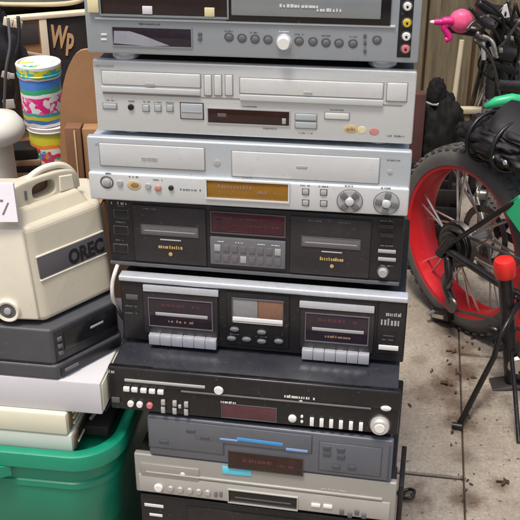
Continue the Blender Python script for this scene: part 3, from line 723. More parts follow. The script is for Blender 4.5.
for k_, (xa, ya) in enumerate(((-.052, .075), (-.036, .10))):
    tag(link('cable_strip', tube([TC+TF*(-xa)+TS*ya+Vector((0, 0, .395)), TC+TF*(-xa-.014)+TS*(ya+.06)+Vector((0, 0, .398)), TC+TF*(-xa-.02)+TS*(ya+.12)+Vector((0, 0, .396))], .003, 8), 'slot_grey' if k_ else 'pale_grey'), ('pale', 'grey')[k_]+' cable lying on the black box inside the green tote', 'cable')
wb = pile('flat_box', 'white flat box under the dark stereo units', 'box', 0, 0, 0, 0, 0, 0, '')
link('box_body', box(-.44, -.012, .018, .27, .448, .5045, .003), 'paper_white', wb); link('box_end', box(-.0125, -.0105, .024, .264, .453, .4995, .0008), 'paper_cream', wb)
# dark stereo units: wedge-shaped, seen at the corner
def foot(*p): return [tuple(q) for q in p]
def V2(px, py, z): a = atZ(px, py, z); return (a.x, a.y)
c0, rr_ = V2(58, 380, .506), V2(122, 346, .506)
def outline(c, r_, back, left, e=0.):
    return [(left, c[1]+.03+0*e), (c[0], c[1]), (r_[0], r_[1]), (r_[0]-.05, back), (left, back)]
def unit(name, label, ol, z0, z1, body, tri):
    cx = sum(p[0] for p in ol)/len(ol); cy = sum(p[1] for p in ol)/len(ol)
    o = thing(name, label, 'stereo', (cx, cy, z0)); loc = [(x-cx, y-cy) for x, y in ol]
    link('case', prism(loc, 0, z1-z0, .004, 3), body, o)
    return o, loc
ol = outline(c0, rr_, 1.47, -.50)
o, lo_ = unit('stereo_unit', 'flat black stereo base, lower of the two dark units on the white box', ol, .5055, .530, 'stereo_grey', 0)
def facebox(o, loc, i, t0, t1, z0, z1, m, name, out=.002):
    a, b = Vector((*loc[i], 0)), Vector((*loc[(i+1) % len(loc)], 0)); d = (b-a); L = d.length; d.normalize(); ang = math.atan2(d.y, d.x)
    return link(name, box(t0*L, t1*L, -out, .004, z0, z1, .0008), m, o, a, (0, 0, ang))
facebox(o, lo_, 1, .05, .96, .004, .020, 'stereo_black', 'front_panel'); facebox(o, lo_, 1, .10, .30, .010, .015, 'slot_grey', 'handle_bar', .004)
ol2 = outline((c0[0]-.004, c0[1]+.003), (rr_[0]-.003, rr_[1]+.001), 1.46, -.50)
o, lo_ = unit('stereo_unit', 'dark grey stereo unit under the cream machine', ol2, .5302, .590, 'stereo_grey', 0)
facebox(o, lo_, 1, .04, .97, .004, .056, 'stereo_black', 'front_panel'); facebox(o, lo_, 1, .16, .95, .018, .05, 'black_gloss', 'tape_door', .0035)
for zz in (.014, .026, .038): facebox(o, lo_, 1, .07, .13, zz, zz+.006, 'slot_grey', 'button', .0045)
facebox(o, lo_, 1, .55, .75, .033, .037, 'pale_grey', 'badge', .0042); facebox(o, lo_, 0, .1, .98, .0, .0015, 'black_deep', 'seam', .0006)

# cream machine
cB, rB = V2(46, 324, .592), V2(114, 292, .592)
A_ = Vector((*cB, .5905)); Bv = Vector((*rB, .5905))
lf = (-.47, cB[1]+.012)
cx, cy = -.33, 1.38
mach = thing('vacuum_machine', 'cream portable machine with carry handle and grey name stripe on the stereo units', 'machine', (cx, cy, .5903))
base = [(lf[0]-cx, lf[1]-cy), (cB[0]-cx, cB[1]-cy), (rB[0]-cx, rB[1]-cy), (rB[0]-.03-cx, 1.44-cy), (lf[0]-cx, 1.44-cy)]
HB = .152
mid = [(base[0][0], base[0][1]+.006), (base[1][0]-.012, base[1][1]+.010), (base[2][0]-.010, base[2][1]+.006), (base[3][0]-.008, base[3][1]-.006), (base[4][0], base[4][1]-.006)]
link('body', prism(base, .004, HB, .009, 4, mid), 'cream', mach)
for x, y in ((base[1][0]-.02, base[1][1]+.03), (base[2][0]-.03, base[2][1]+.02), (base[4][0]+.03, base[4][1]-.03), (base[0][0]+.02, base[0][1]+.03)):
    link('foot', lathe([(0, 0), (.008, 0), (.008, .008), (0, .008)], 16), 'black_satin', mach, (x, y, 0))
# pale front cover on the left face with its round port
fy = base[1][1]
dl = Vector((base[1][0]-base[0][0], base[1][1]-base[0][1], 0)); angl = math.atan2(dl.y, dl.x)
def leanface(i, t0, t1, z0, z1, m, name, out=.003, bev=.002, back=.004):
    """slab lying on side i of the body, following its slope"""
    a, b = Vector((*base[i], .004)), Vector((*base[i+1], .004)); ta, tb = Vector((*mid[i], HB)), Vector((*mid[i+1], HB))
    def P(t, z): k = (z-.004)/(HB-.004); lo1 = a.lerp(b, t); hi1 = ta.lerp(tb, t); return lo1.lerp(hi1, k)
    c = [P(t0, z0), P(t1, z0), P(t1, z1), P(t0, z1)]; nrm = (c[1]-c[0]).cross(c[3]-c[0]).normalized()
    bm = bmesh.new(); f = [bm.verts.new(q+nrm*out) for q in c]; k_ = [bm.verts.new(q-nrm*back) for q in c]
    bm.faces.new(f); bm.faces.new(k_[::-1])
    for n in range(4): bm.faces.new((f[n], k_[n], k_[(n+1) % 4], f[(n+1) % 4]))
    if bev: bmesh.ops.bevel(bm, geom=bm.edges[:], offset=bev, segments=3, affect='EDGES', profile=.5)
    return link(name, finish(bm, name, True), m, mach), c, nrm
leanface(0, .06, .955, .010, .150, 'cream_pale', 'front_cover', .006, .004)
o, c, nrm = leanface(1, .035, .965, .072, .103, 'stripe_grey', 'name_stripe', .0016, .0005)
leanface(1, .03, .97, .1045, .107, 'cream_pale', 'stripe_edge', .002, .0008); leanface(1, .03, .97, .068, .0705, 'cream_pale', 'stripe_edge', .002, .0008)
tm = text_mesh('OREC', .031, .0004, 'lettering', .0014)
ux = (c[1]-c[0]).normalized(); uz = nrm.cross(ux)
to = link('lettering', tm, 'black_deep', mach); L_ = (c[1]-c[0]).length
xs = [v.co.x for v in tm.vertices]; sx = (L_*.54)/(max(xs)-min(xs)); zs = [v.co.y for v in tm.vertices]; sy = .024/(max(zs)-min(zs))
mw = Matrix((( ux.x*sx, uz.x*sy, nrm.x), (ux.y*sx, uz.y*sy, nrm.y), (ux.z*sx, uz.z*sy, nrm.z))).to_4x4()
mw.translation = c[0]+ux*L_*.43+uz*.0036+nrm*.0020
to.matrix_local = mw
# round port low on the left face
pp = atY(8, 309, 1.24); port = Vector((pp.x-cx, base[0][1]+(base[1][1]-base[0][1])*((pp.x-cx-base[0][0])/(base[1][0]-base[0][0]))-.0075, .026))
link('port_ring', lathe([(.012, -.004), (.017, -.004), (.018, .001), (.016, .003), (.0125, .002)], 28, closed=True), 'cream_pale', mach, port, (R(90), 0, angl))
link('port_hole', lathe([(0, .0005), (.0125, .0005), (.0125, -.004), (0, -.004)], 24), 'grey_mid', mach, port, (R(90), 0, angl))
link('port_plug', lathe([(0, .004), (.005, .003), (.006, -.002), (0, -.002)], 16), 'pale_grey', mach, port, (R(90), 0, angl))
# upper housing: tapered hood with a slot through it
def P3(px, py, Y): q = atY(px, py, Y); return Vector((q.x-cx, q.y-cy, q.z-.5903))
hx = Vector((base[2][0]-base[1][0], base[2][1]-base[1][1], 0)).normalized(); hn = Vector((-hx.y, hx.x, 0))
org = Vector((mid[1][0], mid[1][1], 0)) + hn*.012
def hood(name, prof, thick, m, off=0., bev=.004):
    """outline in (along right face, height), thickness goes back from it"""
    bm = bmesh.new(); f = [bm.verts.new(org+hx*u+hn*off+Vector((0, 0, z))) for u, z in prof]; b = [bm.verts.new(org+hx*u+hn*(off+thick)+Vector((0, 0, z))) for u, z in prof]
    n = len(prof); bm.faces.new(f); bm.faces.new(b[::-1])
    for k in range(n): bm.faces.new((f[k], b[k], b[(k+1) % n], f[(k+1) % n]))
    bmesh.ops.recalc_face_normals(bm, faces=bm.faces[:])
    if bev: bmesh.ops.bevel(bm, geom=bm.edges[:], offset=bev, segments=3, affect='EDGES', profile=.5)
    return link(name, finish(bm, name, False), m, mach)
Z0 = HB-.004
def hring(loop_o, loop_i, thick, off, m, name):
    """plate with an opening: outer and inner outline of equal length in (u, z)"""
    bm = bmesh.new(); n = len(loop_o)
    def row(lp, o_): return [bm.verts.new(org+hx*u+hn*o_+Vector((0, 0, z_))) for u, z_ in lp]
    fo, fi, bo_, bi = row(loop_o, off), row(loop_i, off), row(loop_o, off+thick), row(loop_i, off+thick)
    for k in range(n):
        j = (k+1) % n
        bm.faces.new((fo[k], fo[j], fi[j], fi[k])); bm.faces.new((bo_[j], bo_[k], bi[k], bi[j]))
        bm.faces.new((fo[j], fo[k], bo_[k], bo_[j])); bm.faces.new((fi[k], fi[j], bi[j], bi[k]))
    bmesh.ops.recalc_face_normals(bm, faces=bm.faces[:])
    eds = [e for e in bm.edges if len(e.link_faces) == 2 and e.calc_face_angle(0) > .8]
    bmesh.ops.bevel(bm, geom=eds, offset=.0025, segments=3, affect='EDGES', profile=.5)
    return link(name, finish(bm, name, True), m, mach)
# sloped shoulder from the body up to the handle plate
sh = [org+hx*(-.006)+hn*-.004, org+hx*.118+hn*-.004, org+hx*.116+hn*.085, org+hx*(-.03)+hn*.085]
st_ = [org+hx*(.000)+hn*.010, org+hx*.108+hn*.010, org+hx*.106+hn*.07, org+hx*(-.02)+hn*.07]
link('shoulder', prism([(q.x, q.y) for q in sh], Z0, Z0+.022, .004, 3, [(q.x, q.y) for q in st_]), 'cream', mach)
N_ = 32; lo_o = []; lo_i = []
for k in range(N_):
    t = 2*math.pi*k/N_; c_, s_ = math.cos(t), math.sin(t)
    sq = lambda v, e: math.copysign(abs(v)**e, v)
    lo_o.append((.052+.062*sq(c_, .55), Z0+.030+.027*sq(s_, .55)*(1-.16*max(0, c_)*max(0, s_))))
    lo_i.append((.054+.020*sq(c_, .6), Z0+.036+.0115*sq(s_, .6)))
hring(lo_o, lo_i, .022, .018, 'cream', 'carry_handle')
ar = [org+hx*u+hn*.028+Vector((0, 0, Z0+z_)) for u, z_ in ((.030, .050), (.045, .059), (.066, .063), (.09, .060), (.106, .050), (.116, .034), (.118, .018))]
link('hose', tube(curve(ar, 8), .0048, 12), 'cream_pale', mach)
hood('handle_pad', [(.080, Z0+.024), (.106, Z0+.022), (.104, Z0+.044), (.081, Z0+.048)], .004, 'cream_pale', .0160, .0015)
hood('handle_recess', [(.030, Z0+.022), (.079, Z0+.022), (.079, Z0+.050), (.030, Z0+.050)], .004, 'recess_brown', .041, .001)
hood('vent', [(.020, Z0+.03), (.0235, Z0+.03), (.0235, Z0+.044), (.020, Z0+.044)], .002, 'slot_grey', .0165, 0)
# white card on the machine's front
cardp = atY(3, 222, 1.262)
cc = [atY(-14, 222, 1.238), atY(18, 222, 1.238), atY(13, 184, 1.258), atY(-14, 184, 1.258)]
co = tag(link('printed_card', solid(cc, (0, .006, 0), 'card'), 'label_white'), 'white printed card leaning on the cream machine at the left edge', 'card')
pm = bmesh.new()
for quad in (((0, 201), (3, 201), (3, 199), (0, 199)), ((2, 214), (4, 214), (9, 202), (7.5, 202))):
    vv = []
    for q in quad:
        t = (222-q[1])/38; a = atY(q[0], q[1], 1.238+t*.020); vv.append(pm.verts.new(a+Vector((0, -.0010, -.0005))))
    pm.faces.new(vv)
po = link('printed_mark', finish(pm, 'print'), 'slot_grey', co)
vv = None

# ================================================================ LEFT BACKGROUND
sup = thing('cardboard_carton', 'large brown cardboard carton behind the cream machine carrying tubs and lamp', 'carton', (-.56, 2.03, 0), R(-4))
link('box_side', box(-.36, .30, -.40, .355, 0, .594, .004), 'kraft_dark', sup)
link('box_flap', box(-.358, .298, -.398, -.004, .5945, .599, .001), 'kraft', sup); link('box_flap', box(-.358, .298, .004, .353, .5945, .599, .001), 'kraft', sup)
link('packing_tape', box(-.025, .025, -.4015, .353, .5992, .5998, .0001, 1), 'kraft_pale', sup)
def tub(px, Y, z0, h, r, label, pm_, lidh, group):
    x = atY(px, 100, Y).x
    t = thing('plastic_tub', label, 'tub', (x, Y, z0), 0, group)
    link('body', lathe([(0, 0), (r*.93, 0), (r*.95, .002), (r*.97, h-lidh-.004), (r*.97, h-lidh), (0, h-lidh)], 40), pm_, t)
    link('lid', lathe([(0, .0), (r*.985, 0), (r*1.02, .002), (r*1.05, lidh*.3), (r*1.02, lidh*.36), (r*1.06, lidh*.95), (r*1.03, lidh), (r*.95, lidh), (r*.93, lidh*.85), (0, lidh*.82)], 40), 'lid_print' if pm_ == 'tub_print_pink' else 'tub_white', t, (0, 0, h-lidh+.0003))
    return t
YT = 1.76
zt = atY(40, 122, YT).z
tub(46.5, YT, .6, zt-.6, .0395, 'lower yellow topped party tub with purple and teal print', 'tub_print_yellow', .012, None)
tub(42, YT, zt+.0005, atY(40, 62, YT).z-zt, .0385, 'upper tub with pink print and striped lid, standing on the yellow tub', 'tub_print_pink', .026, None)
# curved cardboard sheet and folded box beside it
def sheet(name, label, pix, Y, thick, m, cat, lean=0.):
    return tag(link(name, solid([atY(x, y, Y) for x, y in pix], (0, thick, 0), name), m), label, cat)
arc = [(60+ 26*(1-math.sin(t*math.pi/2/9))**1.0*0 + 24*(1-math.cos(t*math.pi/2/9)), 118-68*math.sin(t*math.pi/2/9)) for t in range(10)]
sheet('cardboard_sheet', 'brown cardboard sheet with a rounded corner between tubs and stack', [(61, 172)] + arc + [(128, 48), (128, 172)], 1.705, .01, 'kraft', 'cardboard')
fb = thing('folded_box', 'small dark brown folded carton beside the lower tub', 'carton', (atY(82, 150, 1.66).x, 1.66, .6))
link('box_side', box(-.028, .0, 0, .03, 0, .138, .001), 'kraft_dark', fb); link('box_side', box(.0015, .05, .006, .036, 0, .134, .001), 'kraft', fb)
link('box_flap', box(-.012, -.009, -.002, .001, .004, .134, .001), 'kraft_pale', fb)
# printed carton with Wp
wp = thing('printed_carton', 'black printed carton with tan Wp lettering and cream edges behind the tubs', 'carton', (atY(43.5, 40, 2.12).x, 2.12, .6), R(20))
WH_ = atY(44, 19, 2.12).z-.6
link('box_side', box(-.0, .16, 0, .012, 0, WH_, .001), 'box_black', wp); link('box_side', box(-.10, -.002, .0, .012, 0, WH_-.002, .001), 'kraft', wp); link('box_body', box(-.099, .159, .0125, .16, 0, WH_-.004, .001), 'box_black', wp)
link('edge_strip', box(-.006, .010, -.004, .0, 0, WH_, .001), 'box_edge', wp); link('edge_strip', box(-.10, .16, -.005, .02, WH_+.0005, WH_+.009, .001), 'box_edge', wp)
link('printed_panel', box(-.095, -.009, -.0025, .0, WH_*.76, WH_*.97, .0005), 'box_grey', wp)
link('printed_line', box(-.05, .05, -.0015, .0, -.003, .003, .0005), 'box_edge', wp, (-.052, -.003, WH_*.70), (0, R(16), 0))
tm = text_mesh('Wp', .066, .0006, 'lettering', .0022); lo_w = link('lettering', tm, 'letter_tan', wp, (.012, -.0012, WH_*.72), (R(90), R(10), 0)); lo_w.scale = (.50, 1, 1)
link('printed_panel', box(.012, .155, -.0012, .0, .01, WH_*.56, .0005), 'bag_black', wp)
# grey cushion and a black suitcase added as dark backdrop for the shade
tr = thing('backdrop_suitcase', 'black suitcase added as dark backdrop behind the printed carton', 'suitcase', (-.52, 2.645, 0))
link('case_body', box(-.55, .36, -.2, .2, 0, .60, .01), 'trunk_black', tr); link('case_lid', box(-.555, .365, -.205, .205, .602, .69, .02), 'trunk_black', tr)
for x in (-.25, .1): link('latch', box(x-.02, x+.02, -.212, -.203, .56, .63, .002), 'steel_dark', tr)
cu_ = thing('cushion', 'grey cushion with cream piping on the printed carton', 'cushion', (atY(38, 5, 2.24).x, 2.245, .6+WH_+.0275))
def cush(t): return (0.112*math.copysign(abs(math.cos(t))**.6, math.cos(t)), .095*math.copysign(abs(math.sin(t))**.6, math.sin(t)))
bm = bmesh.new(); rings = []
for j in range(13):
    ph = -math.pi/2+math.pi*j/12; k = math.cos(ph)**.5 if 0 < j < 12 else .02
    rings.append([bm.verts.new((cush(2*math.pi*i/40)[0]*k, cush(2*math.pi*i/40)[1]*k, .075*math.sin(ph)*(1 if ph > 0 else .24))) for i in range(40)])
for a, b in zip(rings, rings[1:]):
    for i in range(40): bm.faces.new((a[i], a[(i+1) % 40], b[(i+1) % 40], b[i]))
link('pad', finish(bm, 'pad', True), 'cushion_grey', cu_)
link('piping', tube([(cush(2*math.pi*i/48)[0]*1.01, cush(2*math.pi*i/48)[1]*1.01, -.004) for i in range(48)], .005, 8, close=True), 'piping', cu_)
# black bag at the left edge
bagp = atY(2, 66, 1.98)
bo = thing('black_bag', 'black crumpled bag with pale buckles at the left edge', 'bag', (bagp.x-.055, 2.0, .6))
link('bag_body', blob(.10, .08, .16, .2, 1.6, 3.3, .92, 5, fold=.3), 'bag_black', bo, (0, 0, .147))
for x, y, s_ in ((9, 22, .011), (17, 24, .010), (6, 75, .009), (12, 76, .007), (9, 104, .012)):
    q = atY(x, y, 1.935); link('buckle', box(-s_, s_, -.003, .003, -s_*.8, s_*.8, .002), 'pale_grey' if y > 30 else 'box_edge', bo, q-bo.location, (0, R(random.uniform(-30, 30)), 0))
link('strap', tube(curve([q_-bo.location for q_ in (atY(18, 16, 1.93), atY(19, 40, 1.92), atY(15, 60, 1.915), atY(17, 90, 1.93), atY(12, 116, 1.95))], 6), .0035, 8), 'bag_black', bo)
link('strap', tube(curve([q_-bo.location for q_ in (atY(8, 18, 1.92), atY(10, 45, 1.905), atY(6, 70, 1.90), atY(4, 110, 1.92))], 6), .003, 8), 'grey_mid', bo)
# white lamp
lp = atY(2, 140, 1.63)
la = thing('table_lamp', 'cream white lamp with domed head at the left edge above the card', 'lamp', (lp.x-.012, 1.65, .6))
zt0 = atY(2, 117, 1.63).z-.6; zt1 = atY(2, 145, 1.63).z-.6
link('base', lathe([(0, 0), (.034, 0), (.034, .006), (.026, .012), (0, .012)], 32), 'lamp_column', la)
link('column', lathe([(0, .0122), (.026, .0122), (.024, zt1-.004), (0, zt1-.004)], 32), 'lamp_column', la)
link('dome', lathe([(0, zt1-.004), (.026, zt1-.0035), (.040, zt1+.004), (.047, zt1+.014), (.049, zt1+.024), (.046, zt1+.034), (.036, zt0-.004), (.02, zt0), (0, zt0+.001)], 40), 'lamp_white', la)
# slats between lamp and tubs
z = .6; zz = 0
for nm, m, hh, dx in (('dark brown offcut, lowest of the pile left of the tubs', 'kraft_dark', .016, 0), ('cream wooden offcut low in the pile left of the tubs', 'slat_wood', .014, .004), ('black offcut in the middle of the pile left of the tubs', 'trunk_black', .012, -.004), ('pale wooden offcut near the top of the pile', 'slat_wood', .012, .003), ('black topmost offcut of the pile left of the tubs', 'trunk_black', .02, -.003)):
    q = atY(20, 170, 1.72)
    tag(link('timber_offcut', box(-.06, .035, -.02, .03, 0, hh, .002), m, None, (q.x+dx, 1.735, z+.0002), (0, 0, R(-6+zz*4))), nm, 'timber', 'offcuts piled left of the tubs'); z += hh+.0002; zz += 1

# ================================================================ RIGHT: BICYCLE WITH RED RIMS
WR, RR, TY = .24, .20, .054
BY = 2.22
def make_wheel(parent, ctr, rim_mat, wr, rr, rw, tw, nsp, hubw):
    wl = bpy.data.objects.new('wheel', None); COL.objects.link(wl); wl.parent = parent; wl.location = ctr; wl.rotation_euler = (R(90), 0, 0)
    prof = []
    for k in range(17):
        t = math.pi*(k/16) ; r_ = rr-.004+(wr-rr+.004)*math.sin(t)**.75; prof.append((r_, -tw*math.cos(t)*(.82+.18*math.sin(t))))
    prof += [(rr-.006, tw*.6), (rr-.006, -tw*.6)]
    bm = bmesh.new(); tm_ = lathe(prof, 72, closed=True); bm.from_mesh(tm_); bpy.data.meshes.remove(tm_)
    nk = 54
    for k in range(nk):                                        # tread knobs
        a = 2*math.pi*k/nk
        for row, zz_ in enumerate((-.52, -.17, .19, .54)):
            aa = a+(row % 2)*math.pi/nk; q = bmesh.ops.create_cube(bm, size=1)['verts']; s_ = math.sqrt(max(0, 1-(zz_)**2))
            rad = rr-.004+(wr-rr+.004)*s_**.75
            for v in q:
                x, y, z_ = v.co.x*.006+rad, v.co.y*.013, v.co.z*tw*.3+zz_*tw
                v.co = (x*math.cos(aa)-y*math.sin(aa), x*math.sin(aa)+y*math.cos(aa), z_)
    link('tyre', finish(bm, 'tyre'), 'rubber', wl)
    link('rim', lathe([(rr, -rw/2), (rr+.004, -rw/2), (rr+.004, -rw/2+.004), (rr-.002, -rw/2+.008), (rr-.004, 0), (rr-.002, rw/2-.008), (rr+.004, rw/2-.004), (rr+.004, rw/2), (rr, rw/2), (rr-.013, rw/2-.003), (rr-.019, rw*.2), (rr-.019, -rw*.2), (rr-.013, -rw/2+.003)], 72, closed=True), rim_mat, wl)
    link('hub', lathe([(0, -hubw-.012), (.007, -hubw-.012), (.007, -hubw), (.026, -hubw+.004), (.026, -hubw+.010), (.015, -hubw+.014), (.015, hubw-.014), (.026, hubw-.010), (.026, hubw-.004), (.007, hubw), (.007, hubw+.012), (0, hubw+.012)], 24), 'steel', wl)
    sm = {}
    for s_ in (-1, 1):
        for c_ in (-1, 1):
            sm[(s_, c_)] = tube([(.024, 0, s_*(hubw-.007)), ((rr-.016)*math.cos(c_*.35), (rr-.016)*math.sin(c_*.35), s_*rw*.14)], .003, 6, 'spoke')
    for k in range(nsp):
        s_ = -1 if k % 2 else 1; c_ = 1 if (k//2) % 2 else -1
        link('spoke', sm[(s_, c_)], 'steel', wl, (0, 0, 0), (0, 0, 2*math.pi*k/nsp))
    return wl
hubp = atY(472, 238, BY)
bike = thing('bicycle', 'fat tyred bicycle with wide red rims, black saddle and green frame right of the stack', 'bicycle', (hubp.x, BY, 0), R(-58))
wl = make_wheel(bike, (0, 0, WR), 'rim_red', WR, RR, .088, TY, 24, .055)
def bt(name, pts, r, m, par=bike, seg=12): return link(name, tube(pts, r, seg), m, par)
cas = bt('cassette', [(0, -.062, WR), (0, -.040, WR)], [.045, .060], 'steel_dark', seg=24)
for k in range(5): link('sprocket', lathe([(.012, 0), (.030+.007*k, 0), (.030+.007*k, .002), (.012, .002)], 30, closed=True), 'steel_dark' if k % 2 else 'bike_black', bike, (0, -.074+.005*k, WR), (R(90), 0, 0))
link('brake_disc', lathe([(.06, 0), (.078, 0), (.078, .002), (.06, .002)], 40, closed=True), 'steel_dark', bike, (0, .045, WR), (R(90), 0, 0))
der = bt('derailleur', curve([(.01, -.085, WR-.02), (.03, -.095, WR-.06), (.02, -.09, WR-.095), (.045, -.088, WR-.13)], 5), .011, 'bike_black')
link('jockey_wheel', lathe([(0, 0), (.020, 0), (.022, .004), (.020, .008), (0, .008)], 18), 'steel_dark', der, (.048, -.09, WR-.135), (R(90), 0, 0)); link('jockey_wheel', lathe([(0, 0), (.018, 0), (.019, .004), (.018, .008), (0, .008)], 18), 'steel_dark', der, (.025, -.09, WR-.08), (R(90), 0, 0))
for s_ in (-1, 1):
    bt('chainstay', curve([(0, s_*.088, WR), (.12, s_*.09, WR-.005), (.26, s_*.085, WR-.01), (.40, s_*.045, WR)], 5), .0095, 'bike_black')
    bt('seatstay', curve([(0, s_*.088, WR), (.10, s_*.09, WR+.10), (.20, s_*.07, WR+.20), (.30, s_*.03, WR+.27)], 5), .006, 'bike_black')
    bt('dropout', [(-.012, s_*.09, WR-.02), (.02, s_*.09, WR+.03)], .014, 'bike_black')
bt('chain', curve([(0, -.072, WR+.048), (.15, -.075, WR+.06), (.40, -.075, WR+.085)], 5), .004, 'steel_dark'); bt('chain', curve([(.05, -.086, WR-.15), (.2, -.08, WR-.11), (.40, -.075, WR-.085)], 5), .004, 'steel_dark')
bt('seat_tube', [(.40, 0, WR-.01), (.28, 0, WR+.30)], .021, 'frame_green'); bt('seat_post', [(.285, 0, WR+.28), (.235, 0, WR+.375)], .014, 'steel')
bt('down_tube', [(.40, 0, WR), (.62, 0, WR+.17), (.86, 0, WR+.30)], .028, 'frame_green'); bt('top_tube', [(.30, 0, WR+.25), (.86, 0, WR+.37)], .021, 'frame_green')
# green gusset between stays
gm = bmesh.new()
for y_ in (-.040, .040):
    pass
gp = [(.155, WR+.165), (.22, WR+.125), (.36, WR+.12), (.33, WR+.22), (.20, WR+.215)]
f = [gm.verts.new((x, -.078, z_)) for x, z_ in gp]; b = [gm.verts.new((x, -.055, z_)) for x, z_ in gp]
gm.faces.new(f); gm.faces.new(b[::-1])
for k in range(5): gm.faces.new((f[k], b[k], b[(k+1) % 5], f[(k+1) % 5]))
bmesh.ops.recalc_face_normals(gm, faces=gm.faces[:]); bmesh.ops.bevel(gm, geom=gm.edges[:], offset=.006, segments=2, affect='EDGES')
link('side_cover', finish(gm, 'cover'), 'frame_green', bike)
bt('crank', [(.40, -.09, WR), (.34, -.095, WR-.11)], .011, 'steel'); link('chainring', lathe([(.05, 0), (.085, 0), (.085, .004), (.05, .004)], 40, closed=True), 'bike_black', bike, (.40, -.078, WR), (R(90), 0, 0))
link('pedal', box(-.028, .028, -.055, .0, -.009, .009, .003), 'steel_dark', bike, (.34, -.10, WR-.11), (0, R(30), R(20)))
link('head_tube', tube([(.86, 0, WR+.26), (.83, 0, WR+.42)], .026, 14), 'bike_black', bike)
for s_ in (-1, 1): bt('fork_leg', [(.87, s_*.085, WR+.26), (.93, s_*.085, WR)], .018, 'bike_black')
bt('fork_crown', [(.87, -.09, WR+.265), (.87, .09, WR+.265)], .022, 'bike_black')
make_wheel(bike, (.93, 0, WR), 'rim_red', WR, RR, .088, TY, 24, .055)
bt('handlebar', curve([(.80, -.30, WR+.52), (.82, -.12, WR+.48), (.82, .12, WR+.48), (.80, .30, WR+.52)], 6), .012, 'bike_black'); bt('stem', [(.83, 0, WR+.42), (.82, 0, WR+.48)], .02, 'bike_black')
# saddle
sb = bmesh.new(); rings = []
for i in range(15):
    t = i/14; x = .075+.24*t; wd = .07*(1-t)**.55*(1 if t > .12 else (.55+.45*math.sin(t/.12*math.pi/2)))+.02; hz = .03*(1-.5*t)
    zc = WR+.318+.035*(1-t)**2+.012*t
    rings.append([sb.verts.new((x, wd*math.cos(2*math.pi*k/16), zc+(hz if math.sin(2*math.pi*k/16) > 0 else hz*.7)*math.sin(2*math.pi*k/16)-.012*abs(math.cos(2*math.pi*k/16)))) for k in range(16)])
for a, b in zip(rings, rings[1:]):
    for k in range(16): sb.faces.new((a[k], a[(k+1) % 16], b[(k+1) % 16], b[k]))
sb.faces.new(rings[0]); sb.faces.new(rings[-1][::-1]); bmesh.ops.recalc_face_normals(sb, faces=sb.faces[:])
link('saddle', finish(sb, 'saddle', True), 'saddle_black', bike)
for s_ in (-1, 1): bt('saddle_rail', curve([(.105, s_*.03, WR+.315), (.16, s_*.028, WR+.297), (.24, s_*.02, WR+.302)], 5), .004, 'steel')
# kickstand
kf = atZ(458, 427, .006); kt = atZ(494, 357, .12); inv = Matrix.Translation((hubp.x, BY, 0)) @ Matrix.Rotation(R(-58), 4, 'Z'); inv.invert()
kk = [inv @ kf, inv @ kt, inv @ atZ(499, 338, .19), Vector((.26, -.088, WR-.012))]
ks = bt('kickstand', kk, .0065, 'bike_black'); bt('foot', [inv @ (kf+Vector((-.012, .004, .002))), inv @ (kf+Vector((.008, -.003, .003)))], .0075, 'bike_black', ks)
bt('prop_leg', [inv @ atZ(511, 352, .16), inv @ atZ(515, 392, .08), inv @ atZ(519, 442, .006)], .005, 'bike_black')
link('chain_guard', solid([inv @ atY(x_, y_, 2.02) for x_, y_ in ((512, 276), (520, 266), (534, 262), (536, 352), (516, 352), (511, 330))], inv.to_3x3() @ Vector((0, .012, 0)), 'guard'), 'rim_red', bike)
for k_, (x_, y_, r_) in enumerate(((512, 348, .016), (519, 356, .02), (514, 366, .012), (521, 372, .016), (499, 345, .013), (494, 330, .010))):
    link('drive_part', lathe([(0, -.012), (r_, -.012), (r_*1.1, -.006), (r_*1.1, .006), (r_*.6, .012), (0, .012)], 16), ('bike_black', 'steel', 'bike_black', 'steel_dark', 'bike_black', 'bike_black')[k_], bike, inv @ atY(x_, y_, 1.935), (R(80), 0, R(20*k_)))
# clamp low on the rim
th = R(264); cl = Vector((RR*1.06*math.cos(th), -.052, WR+RR*1.06*math.sin(th)))
cp = link('rim_clamp', box(-.035, .035, -.014, .02, -.013, .013, .005), 'bike_black', bike, cl, (0, R(-20), 0)); link('clamp_plate', box(-.022, .022, -.019, -.0135, -.006, .004, .001), 'steel', cp); link('clamp_bolt', lathe([(0, 0), (.006, 0), (.006, .02), (0, .02)], 12), 'steel', cp, (-.02, -.012, .008), (R(90), 0, 0))
# black rumpled bag strapped under the saddle
bp = inv.inverted() @ Vector((.10, -.035, WR+.305))
sbag = thing('saddle_bag', 'black rumpled bag hanging under the bicycle saddle', 'bag', (bp.x, bp.y, bp.z-.05), R(-58))
link('bag_body', blob(.125, .066, .05, .22, 1.3, 8.1, 0, 5, fold=.45), 'saddle_black', sbag, (0, 0, .04))
for x in (-.05, .03): link('strap', tube([(x, .0+.066*math.cos(t*.314), .04+.058*math.sin(t*.314)) for t in range(20)], .005, 6, close=True), 'bike_black', sbag)
for x in (-.02, .02): link('stud', lathe([(0, .004), (.005, .003), (.006, 0), (0, 0)], 12), 'chrome', sbag, (x+.05, -.062, .03), (R(90), 0, 0))
